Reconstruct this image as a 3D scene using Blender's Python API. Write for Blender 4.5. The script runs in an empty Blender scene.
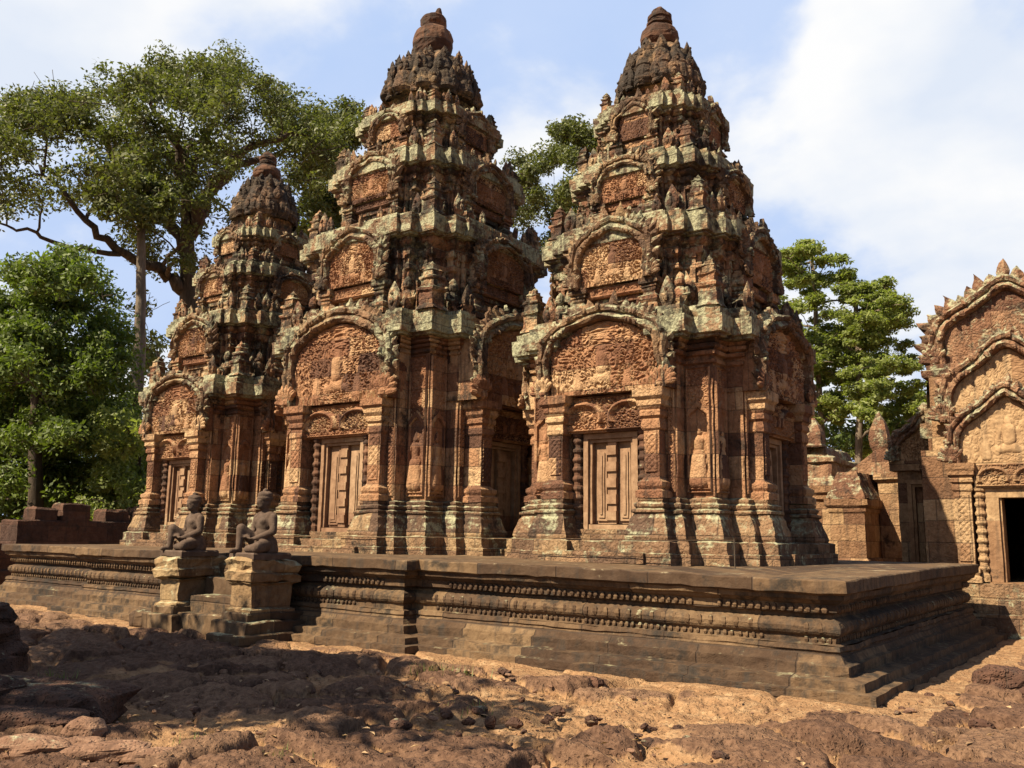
import bpy, math, random
import numpy as np
from mathutils import Matrix, Vector

random.seed(7)
RNG = np.random.default_rng(11)
S = bpy.context.scene
COL = S.collection
R = math.radians

# ------------------------------------------------------------------ camera
EYE = 1.6
cam = bpy.data.cameras.new('camera')
cam.sensor_width = 36.0
cam.lens = 36.0 * 900 / 1024
cam.clip_start = 0.05
cam.clip_end = 3000
camo = bpy.data.objects.new('camera', cam)
COL.objects.link(camo)
camo.matrix_world = (Matrix.Translation((0, 0, EYE)) @ Matrix.Rotation(R(36.62), 4, 'Z')
                     @ Matrix.Rotation(R(90 + 9.56), 4, 'X') @ Matrix.Rotation(R(.88), 4, 'Z'))
S.camera = camo

# ------------------------------------------------------------------ sun, sky, exposure
SUN_AZ, SUN_EL = R(24), R(46)          # light travels towards +Y, a little +X
sun = bpy.data.lights.new('sun', 'SUN')
sun.energy = 5.0
sun.angle = R(.5)
sun.color = (1.0, .86, .62)
suno = bpy.data.objects.new('sun', sun)
COL.objects.link(suno)
ldir = Vector((math.sin(SUN_AZ) * math.cos(SUN_EL), math.cos(SUN_AZ) * math.cos(SUN_EL), -math.sin(SUN_EL)))
suno.rotation_euler = ldir.to_track_quat('-Z', 'Y').to_euler()

S.view_settings.view_transform = 'Standard'
S.view_settings.look = 'None'
S.view_settings.gamma = 1
S.view_settings.use_curve_mapping = False
S.view_settings.exposure = 1.18
S.render.engine = 'CYCLES'
S.cycles.diffuse_bounces = 2


def make_world():
    w = bpy.data.worlds.new('World')
    S.world = w
    w.use_nodes = True
    nt = w.node_tree
    N, L = nt.nodes, nt.links
    N.clear()
    out = N.new('ShaderNodeOutputWorld')
    sky = N.new('ShaderNodeTexSky')
    sky.sky_type = 'NISHITA'
    sky.sun_disc = False
    sky.sun_elevation = SUN_EL
    sky.sun_rotation = math.pi + SUN_AZ
    sky.air_density = 1.0
    sky.dust_density = 1.2
    bg = N.new('ShaderNodeBackground')
    bg.inputs[1].default_value = .05
    L.new(sky.outputs[0], bg.inputs[0])
    tc = N.new('ShaderNodeTexCoord')
    sp = N.new('ShaderNodeSeparateXYZ')
    L.new(tc.outputs['Generated'], sp.inputs[0])

    def m(op, a, b=None):
        n = N.new('ShaderNodeMath')
        n.operation = op
        for i, v in enumerate((a, b)):
            if v is None:
                continue
            if isinstance(v, (int, float)):
                n.inputs[i].default_value = v
            else:
                L.new(v, n.inputs[i])
        return n.outputs[0]
    den = m('ADD', m('MAXIMUM', sp.outputs[2], 0.0), .28)
    cb = N.new('ShaderNodeCombineXYZ')
    L.new(m('DIVIDE', sp.outputs[0], den), cb.inputs[0])
    L.new(m('DIVIDE', sp.outputs[1], den), cb.inputs[1])
    n1 = N.new('ShaderNodeTexNoise')
    n1.inputs['Scale'].default_value = 1.8
    n1.inputs['Detail'].default_value = 9
    n1.inputs['Roughness'].default_value = .52
    n1.inputs['Distortion'].default_value = .25
    mp = N.new('ShaderNodeMapping')
    mp.inputs['Location'].default_value = (9.9, 8.8, 0)
    L.new(cb.outputs[0], mp.inputs[0])
    L.new(mp.outputs[0], n1.inputs['Vector'])
    # clouds only on the far (view) side of the sky, clear sky behind
    dt = N.new('ShaderNodeVectorMath')
    dt.operation = 'DOT_PRODUCT'
    L.new(tc.outputs['Generated'], dt.inputs[0])
    dt.inputs[1].default_value = (-.5, .82, 0.1)
    side = N.new('ShaderNodeMapRange')
    side.interpolation_type = 'SMOOTHSTEP'
    side.inputs[1].default_value = .30
    side.inputs[2].default_value = .62
    L.new(dt.outputs['Value'], side.inputs[0])
    cov = N.new('ShaderNodeMapRange')
    cov.interpolation_type = 'SMOOTHSTEP'
    cov.inputs[1].default_value = .42
    cov.inputs[2].default_value = .545
    L.new(n1.outputs[0], cov.inputs[0])
    veil = m('ADD', m('MULTIPLY', cov.outputs[0], .72), .28)
    fac = side.outputs[0]
    # cloud shade from a second noise
    n2 = N.new('ShaderNodeTexNoise')
    n2.inputs['Scale'].default_value = 2.6
    n2.inputs['Detail'].default_value = 6
    L.new(mp.outputs[0], n2.inputs['Vector'])
    cr = N.new('ShaderNodeValToRGB')
    cr.color_ramp.elements[0].position = .36
    cr.color_ramp.elements[0].color = (.76, .83, .95, 1)
    cr.color_ramp.elements[1].position = .60
    cr.color_ramp.elements[1].color = (1.0, 1.0, 1.0, 1)
    L.new(n2.outputs[0], cr.inputs[0])
    cm = N.new('ShaderNodeMix')
    cm.data_type = 'RGBA'
    L.new(veil, cm.inputs[0])
    cm.inputs[6].default_value = (.40, .58, .95, 1)
    L.new(cr.outputs[0], cm.inputs[7])
    bg2 = N.new('ShaderNodeBackground')
    bg2.inputs[1].default_value = .44
    L.new(cm.outputs[2], bg2.inputs[0])
    mx = N.new('ShaderNodeMixShader')
    L.new(fac, mx.inputs[0])
    L.new(bg.outputs[0], mx.inputs[1])
    L.new(bg2.outputs[0], mx.inputs[2])
    L.new(mx.outputs[0], out.inputs[0])


make_world()


# ------------------------------------------------------------------ numeric noise
def _hash(ix, iy, iz, seed=0):
    h = (ix.astype(np.int64) * 374761393 + iy.astype(np.int64) * 668265263
         + iz.astype(np.int64) * 2147483647 + seed * 1274126177) & 0xFFFFFFFF
    h = ((h ^ (h >> 13)) * 1274126177) & 0xFFFFFFFF
    h = ((h ^ (h >> 16)) * 2246822519) & 0xFFFFFFFF
    h ^= h >> 15
    return (h & 0xFFFFFF) / float(0xFFFFFF)


def vnoise(p, seed=0):
    f = np.floor(p)
    i = f.astype(np.int64)
    t = p - f
    t = t * t * (3 - 2 * t)
    o = 0
    for a in (0, 1):
        wa = t[:, 0] if a else 1 - t[:, 0]
        for b in (0, 1):
            wb = t[:, 1] if b else 1 - t[:, 1]
            for c in (0, 1):
                wc = t[:, 2] if c else 1 - t[:, 2]
                o = o + wa * wb * wc * _hash(i[:, 0] + a, i[:, 1] + b, i[:, 2] + c, seed)
    return o * 2 - 1


def fbm(p, octv=4, seed=0, gain=.5):
    o = 0
    a = 1.0
    for k in range(octv):
        o = o + a * vnoise(p * 2.0 ** k, seed + k * 17)
        a *= gain
    return o


def worley(p, seed=0):
    """2D worley: F1, F2, cell id hash, offset of the nearest point"""
    f = np.floor(p).astype(np.int64)
    n = len(p)
    f1 = np.full(n, 9.0)
    f2 = np.full(n, 9.0)
    idh = np.zeros(n)
    off = np.zeros((n, 2))
    for a in (-1, 0, 1):
        for b in (-1, 0, 1):
            cx, cy = f[:, 0] + a, f[:, 1] + b
            hx = _hash(cx, cy, cx * 0 + 5, seed)
            hy = _hash(cx, cy, cx * 0 + 9, seed)
            dx = cx + hx - p[:, 0]
            dy = cy + hy - p[:, 1]
            d = np.sqrt(dx * dx + dy * dy)
            closer = d < f1
            f2 = np.where(closer, f1, np.minimum(f2, d))
            f1 = np.where(closer, d, f1)
            idh = np.where(closer, _hash(cx, cy, cx * 0 + 77, seed), idh)
            off[:, 0] = np.where(closer, -dx, off[:, 0])
            off[:, 1] = np.where(closer, -dy, off[:, 1])
    return f1, f2, idh, off


def sstep(a, b, x):
    t = np.clip((x - a) / (b - a), 0, 1)
    return t * t * (3 - 2 * t)


# ------------------------------------------------------------------ materials
def newmat(name):
    m = bpy.data.materials.new(name)
    m.use_nodes = True
    nt = m.node_tree
    b = nt.nodes['Principled BSDF']
    b.inputs['Roughness'].default_value = .9
    b.inputs['Specular IOR Level'].default_value = .2
    return m, nt, b


class G:
    """small node graph helper"""
    def __init__(s, nt):
        s.nt, s.N, s.L = nt, nt.nodes, nt.links

    def put(s, sock, v):
        if isinstance(v, bpy.types.NodeSocket):
            s.L.new(v, sock)
        else:
            sock.default_value = v

    def math(s, op, a, b=0.0, c=None):
        n = s.N.new('ShaderNodeMath')
        n.operation = op
        s.put(n.inputs[0], a)
        s.put(n.inputs[1], b)
        if c is not None:
            s.put(n.inputs[2], c)
        return n.outputs[0]

    def noise(s, vec, scale, detail=5, rough=.55, dist=0.0):
        n = s.N.new('ShaderNodeTexNoise')
        s.put(n.inputs['Vector'], vec)
        n.inputs['Scale'].default_value = scale
        n.inputs['Detail'].default_value = detail
        n.inputs['Roughness'].default_value = rough
        n.inputs['Distortion'].default_value = dist
        return n

    def rng(s, v, a, b, c=0.0, d=1.0, smooth=True):
        n = s.N.new('ShaderNodeMapRange')
        if smooth:
            n.interpolation_type = 'SMOOTHSTEP'
        s.put(n.inputs[0], v)
        n.inputs[1].default_value = a
        n.inputs[2].default_value = b
        n.inputs[3].default_value = c
        n.inputs[4].default_value = d
        return n.outputs[0]

    def mix(s, f, a, b, mode='MIX'):
        n = s.N.new('ShaderNodeMix')
        n.data_type = 'RGBA'
        n.blend_type = mode
        s.put(n.inputs[0], f)
        s.put(n.inputs[6], a if isinstance(a, bpy.types.NodeSocket) else (*a, 1))
        s.put(n.inputs[7], b if isinstance(b, bpy.types.NodeSocket) else (*b, 1))
        return n.outputs[2]

    def ramp(s, f, stops):
        n = s.N.new('ShaderNodeValToRGB')
        s.put(n.inputs[0], f)
        e = n.color_ramp.elements
        while len(e) < len(stops):
            e.new(.5)
        for k, (p, c) in enumerate(stops):
            e[k].position = p
            e[k].color = (*c, 1)
        return n.outputs[0]


def stone(name, cols, lichen=.2, dark=.3, carve=0.0, cscale=11.0, block=(.62, .34), joint=.5,
          grain=.35, lcol=(.38, .38, .25), dcol=(.024, .020, .017), var=1.0, pit=0.0):
    m, nt, b = newmat(name)
    g = G(nt)
    geo = g.N.new('ShaderNodeNewGeometry')
    pos = geo.outputs['Position']
    wn = g.noise(pos, 2.0, 2)
    va = g.N.new('ShaderNodeVectorMath')
    va.operation = 'MULTIPLY_ADD'
    g.L.new(wn.outputs['Color'], va.inputs[0])
    va.inputs[1].default_value = (.02, .02, .02)
    g.L.new(pos, va.inputs[2])
    sp = g.N.new('ShaderNodeSeparateXYZ')
    g.L.new(va.outputs[0], sp.inputs[0])
    bw, bh = block
    zr = g.math('DIVIDE', sp.outputs[2], bh)
    row = g.math('FLOOR', zr)
    sn = g.N.new('ShaderNodeSeparateXYZ')
    g.L.new(geo.outputs['True Normal'], sn.inputs[0])
    side = g.math('GREATER_THAN', g.math('ABSOLUTE', sn.outputs[0]), g.math('ABSOLUTE', sn.outputs[1]))
    u = g.math('ADD', g.math('MULTIPLY', sp.outputs[1], side), g.math('MULTIPLY', sp.outputs[0], g.math('SUBTRACT', 1.0, side)))
    uc = g.math('ADD', g.math('DIVIDE', u, bw), g.math('MULTIPLY', row, .387))
    col = g.math('FLOOR', uc)
    cv = g.N.new('ShaderNodeCombineXYZ')
    g.L.new(col, cv.inputs[0])
    g.L.new(row, cv.inputs[1])
    wh = g.N.new('ShaderNodeTexWhiteNoise')
    wh.noise_dimensions = '3D'
    g.L.new(cv.outputs[0], wh.inputs['Vector'])
    big = g.noise(pos, .9, 5, .6)
    idv = g.math('ADD', g.math('MULTIPLY', wh.outputs['Value'], .58 * var), g.math('MULTIPLY', big.outputs[0], 1 - .58 * var))
    n = len(cols)
    base = g.ramp(idv, [(.22 + .56 * k / (n - 1), c) for k, c in enumerate(cols)])
    # mottling
    mot = g.noise(pos, 7, 8, .65)
    base = g.mix(g.rng(mot.outputs[0], .3, .7), g.mix(1.0, base, (.62, .58, .56), 'MULTIPLY'), base)
    # lichen
    li = g.noise(pos, 2.4, 9, .68, .4)
    li2 = g.noise(pos, 13, 6, .7)
    lf = g.math('ADD', g.math('MULTIPLY', li.outputs[0], .7), g.math('MULTIPLY', li2.outputs[0], .3))
    nz_ = g.N.new('ShaderNodeSeparateXYZ')
    g.L.new(geo.outputs['True Normal'], nz_.inputs[0])
    lf = g.math('ADD', lf, g.math('MULTIPLY', g.math('MAXIMUM', nz_.outputs[2], 0.0), .10))
    t = .70 - .36 * lichen
    lmask = g.rng(lf, t, t + .10)
    lc = g.mix(g.rng(li2.outputs[0], .35, .65), tuple(.62 * c for c in lcol), lcol)
    base = g.mix(g.math('MULTIPLY', lmask, .85 if lichen > 0 else 0.0), base, lc)
    # black crust
    dk = g.noise(va.outputs[0], 1.55, 9, .66, .3)
    dk2 = g.noise(pos, 9, 6, .7)
    df = g.math('ADD', g.math('MULTIPLY', dk.outputs[0], .65), g.math('MULTIPLY', dk2.outputs[0], .35))
    t = .70 - .38 * dark
    dmask = g.rng(df, t, t + .13)
    base = g.mix(g.math('MULTIPLY', dmask, .88 if dark > 0 else 0.0), base, dcol)
    # rain streaks
    mp = g.N.new('ShaderNodeMapping')
    mp.inputs['Scale'].default_value = (7, 7, .55)
    g.L.new(va.outputs[0], mp.inputs[0])
    stn = g.noise(mp.outputs[0], 1.0, 5, .6)
    base = g.mix(g.math('MULTIPLY', g.rng(stn.outputs[0], .52, .68), min(.7, dark * 1.1)), base, tuple(c * 1.5 for c in dcol))
    # joints
    fu = g.math('FRACT', uc)
    fz = g.math('FRACT', zr)
    ju = g.math('MULTIPLY', g.math('MINIMUM', fu, g.math('SUBTRACT', 1.0, fu)), bw)
    jz = g.math('MULTIPLY', g.math('MINIMUM', fz, g.math('SUBTRACT', 1.0, fz)), bh)
    jm = g.rng(g.math('MINIMUM', ju, jz), .003, .014, 1.0, 0.0)
    base = g.mix(g.math('MULTIPLY', jm, joint), base, (.05, .033, .024))
    g.L.new(base, b.inputs['Base Color'])
    # bump
    fine = g.noise(pos, 48, 6, .7)
    med = g.noise(pos, 9, 6, .6)
    h = g.math('ADD', g.math('MULTIPLY', fine.outputs[0], .010 * grain), g.math('MULTIPLY', med.outputs[0], .03 * grain))
    h = g.math('SUBTRACT', h, g.math('MULTIPLY', jm, .012 * joint))
    if carve > 0:
        v1 = g.N.new('ShaderNodeTexVoronoi')
        v1.feature = 'SMOOTH_F1'
        v1.inputs['Smoothness'].default_value = .35
        v1.inputs['Scale'].default_value = cscale
        wv = g.noise(pos, cscale * .45, 2)
        vb = g.N.new('ShaderNodeVectorMath')
        vb.operation = 'MULTIPLY_ADD'
        g.L.new(wv.outputs['Color'], vb.inputs[0])
        vb.inputs[1].default_value = (1.4 / cscale,) * 3
        g.L.new(pos, vb.inputs[2])
        g.L.new(vb.outputs[0], v1.inputs['Vector'])
        rings = g.math('SINE', g.math('MULTIPLY', v1.outputs['Distance'], 22.0))
        h = g.math('SUBTRACT', h, g.math('MULTIPLY', v1.outputs['Distance'], .055 * carve))
        h = g.math('ADD', h, g.math('MULTIPLY', rings, .005 * carve))
    if pit > 0:
        v2 = g.N.new('ShaderNodeTexVoronoi')
        v2.inputs['Scale'].default_value = 34
        g.L.new(pos, v2.inputs['Vector'])
        h = g.math('ADD', h, g.math('MULTIPLY', g.rng(v2.outputs['Distance'], 0, .5), .02 * pit))
    bp = g.N.new('ShaderNodeBump')
    bp.inputs['Strength'].default_value = 1.0
    bp.inputs['Distance'].default_value = 1.0
    g.L.new(h, bp.inputs['Height'])
    g.L.new(bp.outputs[0], b.inputs['Normal'])
    return m


RED = [(.10, .052, .036), (.255, .122, .068), (.37, .20, .108), (.50, .335, .19)]
BRN = [(.11, .068, .047), (.19, .115, .07), (.25, .15, .088), (.32, .215, .12)]
GRY = [(.058, .035, .023), (.10, .062, .037), (.14, .088, .05), (.19, .123, .068)]
YEL = [(.17, .09, .052), (.27, .155, .085), (.35, .22, .12), (.41, .275, .155)]

M = {}
M['wall'] = stone('carved_red_sandstone', RED, .16, .50, .6, 22, (.7, .36), .5, .22)
M['panel'] = stone('relief_red_sandstone', RED, .12, .22, .30, 30, (.7, .36), .4, .2)
M['tier'] = stone('weathered_red_sandstone', RED, .56, .70, .6, 20, (.55, .3), .5, .3)
M['cornice'] = stone('lichen_sandstone', BRN, .72, .54, .45, 22, (.62, .5), .55, .3)
M['frame'] = stone('carved_frame_sandstone', BRN, .50, .52, .5, 24, (.4, .4), .5, .3)
M['bands'] = stone('banded_sandstone', RED, .20, .54, .4, 24, (.7, .9), .4, .25)
M['base'] = stone('base_sandstone', BRN, .46, .50, .5, 22, (.8, .33), .6, .3)
M['dome'] = stone('blackened_sandstone', BRN, .20, .80, .5, 16, (.5, .3), .5)
M['finial'] = stone('finial_sandstone', [(.065, .035, .025), (.125, .062, .038), (.175, .092, .055)], .14, .58, .15, 14, (5, .3), .4)
M['door'] = stone('smooth_door_sandstone', [(.22, .125, .078), (.30, .185, .112), (.37, .25, .155)], .04, .14, .0, 12, (3, 2), .0, .25)
M['plat'] = stone('platform_sandstone', GRY, .15, .58, .15, 12, (1.15, .42), .9, .5, lcol=(.27, .24, .15))
M['platcap'] = stone('platform_top_sandstone', GRY, .16, .52, .0, 12, (1.3, 3.0), .9, .5, lcol=(.30, .25, .16))
M['bead'] = stone('bead_sandstone', GRY, .25, .35, .0, 12, (2, 2), .0, .3)
M['stairlight'] = stone('pale_stair_sandstone', [(.17, .10, .055), (.30, .20, .105), (.37, .27, .15)], .35, .42, .2, 14, (.9, .5), .4)
M['stair'] = stone('dark_stair_sandstone', GRY, .25, .5, .0, 12, (.9, .5), .6)
M['laterite'] = stone('laterite_blocks', [(.065, .036, .027), (.10, .052, .036), (.135, .07, .046)], .18, .45, .0, 12, (.85, .42), .6, .8, pit=1.0)
M['statue'] = stone('guardian_sandstone', [(.075, .051, .040), (.115, .078, .058), (.155, .106, .080)], .10, .30, .0, 12, (9, 9), .0, .4)
M['lib'] = stone('yellow_sandstone', YEL, .18, .36, .40, 20, (.75, .4), .6)
M['libsmooth'] = stone('smooth_yellow_sandstone', YEL, .10, .40, .12, 16, (3, 2), .1, .3)
M['libcrest'] = stone('weathered_crest_sandstone', [(.15, .075, .048), (.24, .125, .074), (.31, .185, .11)], .5, .54, .5, 20, (.6, .4), .4)
M['dark'] = stone('sooty_stone', [(.02, .016, .012), (.03, .02, .015)], 0, 0, 0)
M['rock'] = stone('loose_sandstone', [(.16, .09, .06), (.27, .155, .10), (.36, .25, .17)], .2, .25, 0, 12, (9, 9), 0, .7, pit=.4)


def leafmat(name, a, bcol, trans=.25):
    m, nt, b = newmat(name)
    g = G(nt)
    oi = g.N.new('ShaderNodeNewGeometry')
    r = oi.outputs['Random Per Island']
    nz = g.noise(oi.outputs['Position'], .55, 3)
    f = g.math('ADD', g.math('MULTIPLY', r, .55), g.math('MULTIPLY', nz.outputs[0], .5))
    c = g.ramp(f, [(.2, a), (.8, bcol)])
    g.L.new(c, b.inputs['Base Color'])
    b.inputs['Roughness'].default_value = .55
    b.inputs['Specular IOR Level'].default_value = .35
    tr = g.N.new('ShaderNodeBsdfTranslucent')
    g.L.new(g.mix(1.0, c, (1.5, 1.7, .6), 'MULTIPLY'), tr.inputs[0])
    mx = g.N.new('ShaderNodeMixShader')
    mx.inputs[0].default_value = trans
    g.L.new(b.outputs[0], mx.inputs[1])
    g.L.new(tr.outputs[0], mx.inputs[2])
    g.L.new(mx.outputs[0], nt.nodes['Material Output'].inputs[0])
    return m


def barkmat(name, a, bcol):
    m, nt, b = newmat(name)
    g = G(nt)
    geo = g.N.new('ShaderNodeNewGeometry')
    mp = g.N.new('ShaderNodeMapping')
    mp.inputs['Scale'].default_value = (3, 3, .6)
    g.L.new(geo.outputs['Position'], mp.inputs[0])
    n = g.noise(mp.outputs[0], 2.2, 7, .65)
    g.L.new(g.ramp(n.outputs[0], [(.35, a), (.68, bcol)]), b.inputs['Base Color'])
    bp = g.N.new('ShaderNodeBump')
    bp.inputs['Distance'].default_value = .06
    g.L.new(n.outputs[0], bp.inputs['Height'])
    g.L.new(bp.outputs[0], b.inputs['Normal'])
    return m


M['leaf_olive'] = leafmat('olive_leaves', (.050, .064, .022), (.135, .145, .050), .30)
M['leaf_lush'] = leafmat('lush_green_leaves', (.052, .078, .018), (.135, .175, .038), .34)
M['leaf_deep'] = leafmat('deep_green_leaves', (.036, .058, .016), (.095, .128, .030), .28)
M['leaf_fresh'] = leafmat('fresh_green_leaves', (.115, .145, .040), (.225, .25, .078), .42)
M['bark_grey'] = barkmat('grey_bark', (.09, .068, .050), (.21, .165, .125))
M['bark_dark'] = barkmat('dark_bark', (.038, .028, .021), (.10, .074, .055))
M['dryleaf'] = leafmat('dry_leaves', (.16, .085, .04), (.42, .28, .15), .1)
M['grass'] = leafmat('dry_grass', (.10, .13, .03), (.20, .20, .07), .2)


def ground_mat():
    m, nt, b = newmat('laterite_paving_and_sand')
    g = G(nt)
    geo = g.N.new('ShaderNodeNewGeometry')
    pos = geo.outputs['Position']
    at = g.N.new('ShaderNodeAttribute')
    at.attribute_name = 'slab'
    at2 = g.N.new('ShaderNodeAttribute')
    at2.attribute_name = 'tone'
    n1 = g.noise(pos, 1.1, 6, .6)
    n2 = g.noise(pos, 14, 8, .7)
    n3 = g.noise(pos, 5, 6, .65)
    tone = g.math('ADD', g.math('MULTIPLY', at2.outputs['Fac'], .45), g.math('MULTIPLY', n1.outputs[0], .55))
    slab = g.ramp(tone, [(.2, (.105, .056, .036)), (.5, (.175, .098, .060)), (.8, (.25, .150, .090))])
    slab = g.mix(g.rng(n2.outputs[0], .38, .66), g.mix(1.0, slab, (.55, .52, .52), 'MULTIPLY'), slab)
    sand = g.ramp(n3.outputs[0], [(.3, (.235, .128, .066)), (.52, (.345, .205, .106)), (.75, (.44, .30, .172))])
    sand = g.mix(g.rng(n2.outputs[0], .35, .7), g.mix(1.0, sand, (.72, .68, .66), 'MULTIPLY'), sand)
    f = g.math('ADD', at.outputs['Fac'], g.math('MULTIPLY', g.math('SUBTRACT', n3.outputs[0], .5), .9))
    dust = g.noise(pos, 2.6, 7, .7)
    f = g.math('SUBTRACT', f, g.math('MULTIPLY', g.rng(dust.outputs[0], .48, .7), .45))
    base = g.mix(g.rng(f, .22, .62), sand, slab)
    g.L.new(base, b.inputs['Base Color'])
    v2 = g.N.new('ShaderNodeTexVoronoi')
    v2.inputs['Scale'].default_value = 30
    wv = g.noise(pos, 20, 3)
    g.L.new(g.mix(.06, pos, wv.outputs['Color']), v2.inputs['Vector'])
    h = g.math('ADD', g.math('MULTIPLY', n2.outputs[0], .026), g.math('MULTIPLY', n3.outputs[0], .024))
    h = g.math('ADD', h, g.math('MULTIPLY', g.rng(v2.outputs['Distance'], 0, .5), .018))
    fn = g.noise(pos, 70, 5, .7)
    h = g.math('ADD', h, g.math('MULTIPLY', fn.outputs[0], .008))
    bp = g.N.new('ShaderNodeBump')
    bp.inputs['Distance'].default_value = 1.0
    g.L.new(h, bp.inputs['Height'])
    g.L.new(bp.outputs[0], b.inputs['Normal'])
    return m


M['ground'] = ground_mat()


# ------------------------------------------------------------------ mesh builder
class MB:
    def __init__(s):
        s.v, s.f, s.n = [], [], 0

    def add(s, verts, faces):
        verts = np.asarray(verts, float)
        s.v.append(verts)
        for fa in (faces if isinstance(faces, list) else [faces]):
            if isinstance(fa, np.ndarray) and fa.ndim == 2:
                s.f.append(fa + s.n)
            else:
                s.f.append(np.asarray(fa)[None, :] + s.n)
        s.n += len(verts)

    def grid(s, P):
        """P: (a,b,3)"""
        a, b = P.shape[:2]
        idx = np.arange(a * b).reshape(a, b)
        q = np.stack([idx[:-1, :-1], idx[1:, :-1], idx[1:, 1:], idx[:-1, 1:]], -1).reshape(-1, 4)
        s.add(P.reshape(-1, 3), q)

    def build(s, name, mat, parent=None, rough=0.0, rf=5.0, smooth=False, origin=None, attrs=None, blk=0.0, bs=(.5, .28)):
        v = np.concatenate(s.v)
        if blk > 0:                                   # courses of blocks that have slipped a little
            row = np.floor(v[:, 2] / bs[1])
            cu = np.floor((v[:, 0] + .37 * row) / bs[0])
            cv = np.floor((v[:, 1] + .53 * row) / bs[0])
            v = v + blk * np.stack([_hash(cu, cv, row, 1) - .5, _hash(cu, cv, row, 2) - .5, .5 * (_hash(cu, cv, row, 3) - .5)], -1) * 2
        if rough > 0:
            k = v * rf
            d = np.stack([fbm(k, 2, 3), fbm(k + 31.7, 2, 5), fbm(k + 77.1, 2, 8)], -1)
            k2 = v * rf * 4.3
            d2 = np.stack([vnoise(k2, 13), vnoise(k2 + 31.7, 15), vnoise(k2 + 77.1, 18)], -1)
            v = v + d * rough + d2 * rough * .45
        if origin is None:
            origin = np.zeros(3)
            p = parent
            while p is not None:
                origin = origin + np.array(p.location)
                p = p.parent
        v = v - origin
        me = bpy.data.meshes.new(name)
        nv = len(v)
        me.vertices.add(nv)
        me.vertices.foreach_set('co', v.astype(np.float32).ravel())
        loops = np.concatenate([f.ravel() for f in s.f])
        tot = np.concatenate([np.full(len(f), f.shape[1]) for f in s.f])
        st = np.concatenate([[0], np.cumsum(tot)[:-1]])
        me.loops.add(len(loops))
        me.loops.foreach_set('vertex_index', loops.astype(np.int32))
        me.polygons.add(len(tot))
        me.polygons.foreach_set('loop_start', st.astype(np.int32))
        me.polygons.foreach_set('use_smooth', np.full(len(tot), smooth, bool))
        me.update(calc_edges=True)
        me.validate()
        if attrs:
            for an, av in attrs.items():
                at = me.attributes.new(an, 'FLOAT', 'POINT')
                at.data.foreach_set('value', np.asarray(av, np.float32))
        me.materials.append(mat)
        o = bpy.data.objects.new(name, me)
        COL.objects.link(o)
        if parent is not None:
            o.parent = parent
        elif origin.any():
            o.location = origin
        return o


def tag(o, label=None, cat=None, group=None, kind=None):
    if label:
        o['label'] = label
    if cat:
        o['category'] = cat
    if group:
        o['group'] = group
    if kind:
        o['kind'] = kind
    return o


def thing(name, loc, label, cat, group=None):
    o = bpy.data.objects.new(name, None)
    COL.objects.link(o)
    o.location = loc
    o.empty_display_size = .3
    return tag(o, label, cat, group)


# --- extrusion of a plan polygon along an offset/height profile
def extrude(mb, poly, prof, seg=.12, zseg=.16, cap=True, z0=0.0, capbot=False):
    P = np.asarray(poly, float)
    area = .5 * np.sum(P[:, 0] * np.roll(P[:, 1], -1) - P[:, 1] * np.roll(P[:, 0], -1))
    if area < 0:
        P = P[::-1]
    nx = np.roll(P, -1, 0) - P
    ln = np.linalg.norm(nx, axis=1, keepdims=True)
    t = nx / ln
    nrm = np.stack([t[:, 1], -t[:, 0]], -1)
    npv = np.roll(nrm, 1, 0)
    mit = (npv + nrm) / (1 + np.sum(npv * nrm, 1, keepdims=True))
    ks = np.maximum(1, np.ceil(ln[:, 0] / seg)).astype(int)
    pr = [prof[0]]
    for a, b in zip(prof[:-1], prof[1:]):
        d = math.hypot(b[0] - a[0], b[1] - a[1])
        k = max(1, int(math.ceil(d / zseg)))
        for i in range(1, k + 1):
            pr.append((a[0] + (b[0] - a[0]) * i / k, a[1] + (b[1] - a[1]) * i / k))
    rings = []
    for o, z in pr:
        Q = P + mit * o
        Qn = np.roll(Q, -1, 0)
        pts = []
        for i, k in enumerate(ks):
            f = (np.arange(k) / k)[:, None]
            pts.append(Q[i] * (1 - f) + Qn[i] * f)
        pts = np.concatenate(pts)
        rings.append(np.concatenate([pts, np.full((len(pts), 1), z + z0)], 1))
    Rg = np.stack(rings)
    a, b = Rg.shape[:2]
    idx = np.arange(a * b).reshape(a, b)
    nxt = np.roll(idx, -1, 1)
    q = np.stack([idx[:-1], nxt[:-1], nxt[1:], idx[1:]], -1).reshape(-1, 4)
    fs = [q]
    if cap:
        fs.append(idx[-1])
    if capbot:
        fs.append(idx[0][::-1])
    mb.add(Rg.reshape(-1, 3), fs)


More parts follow.
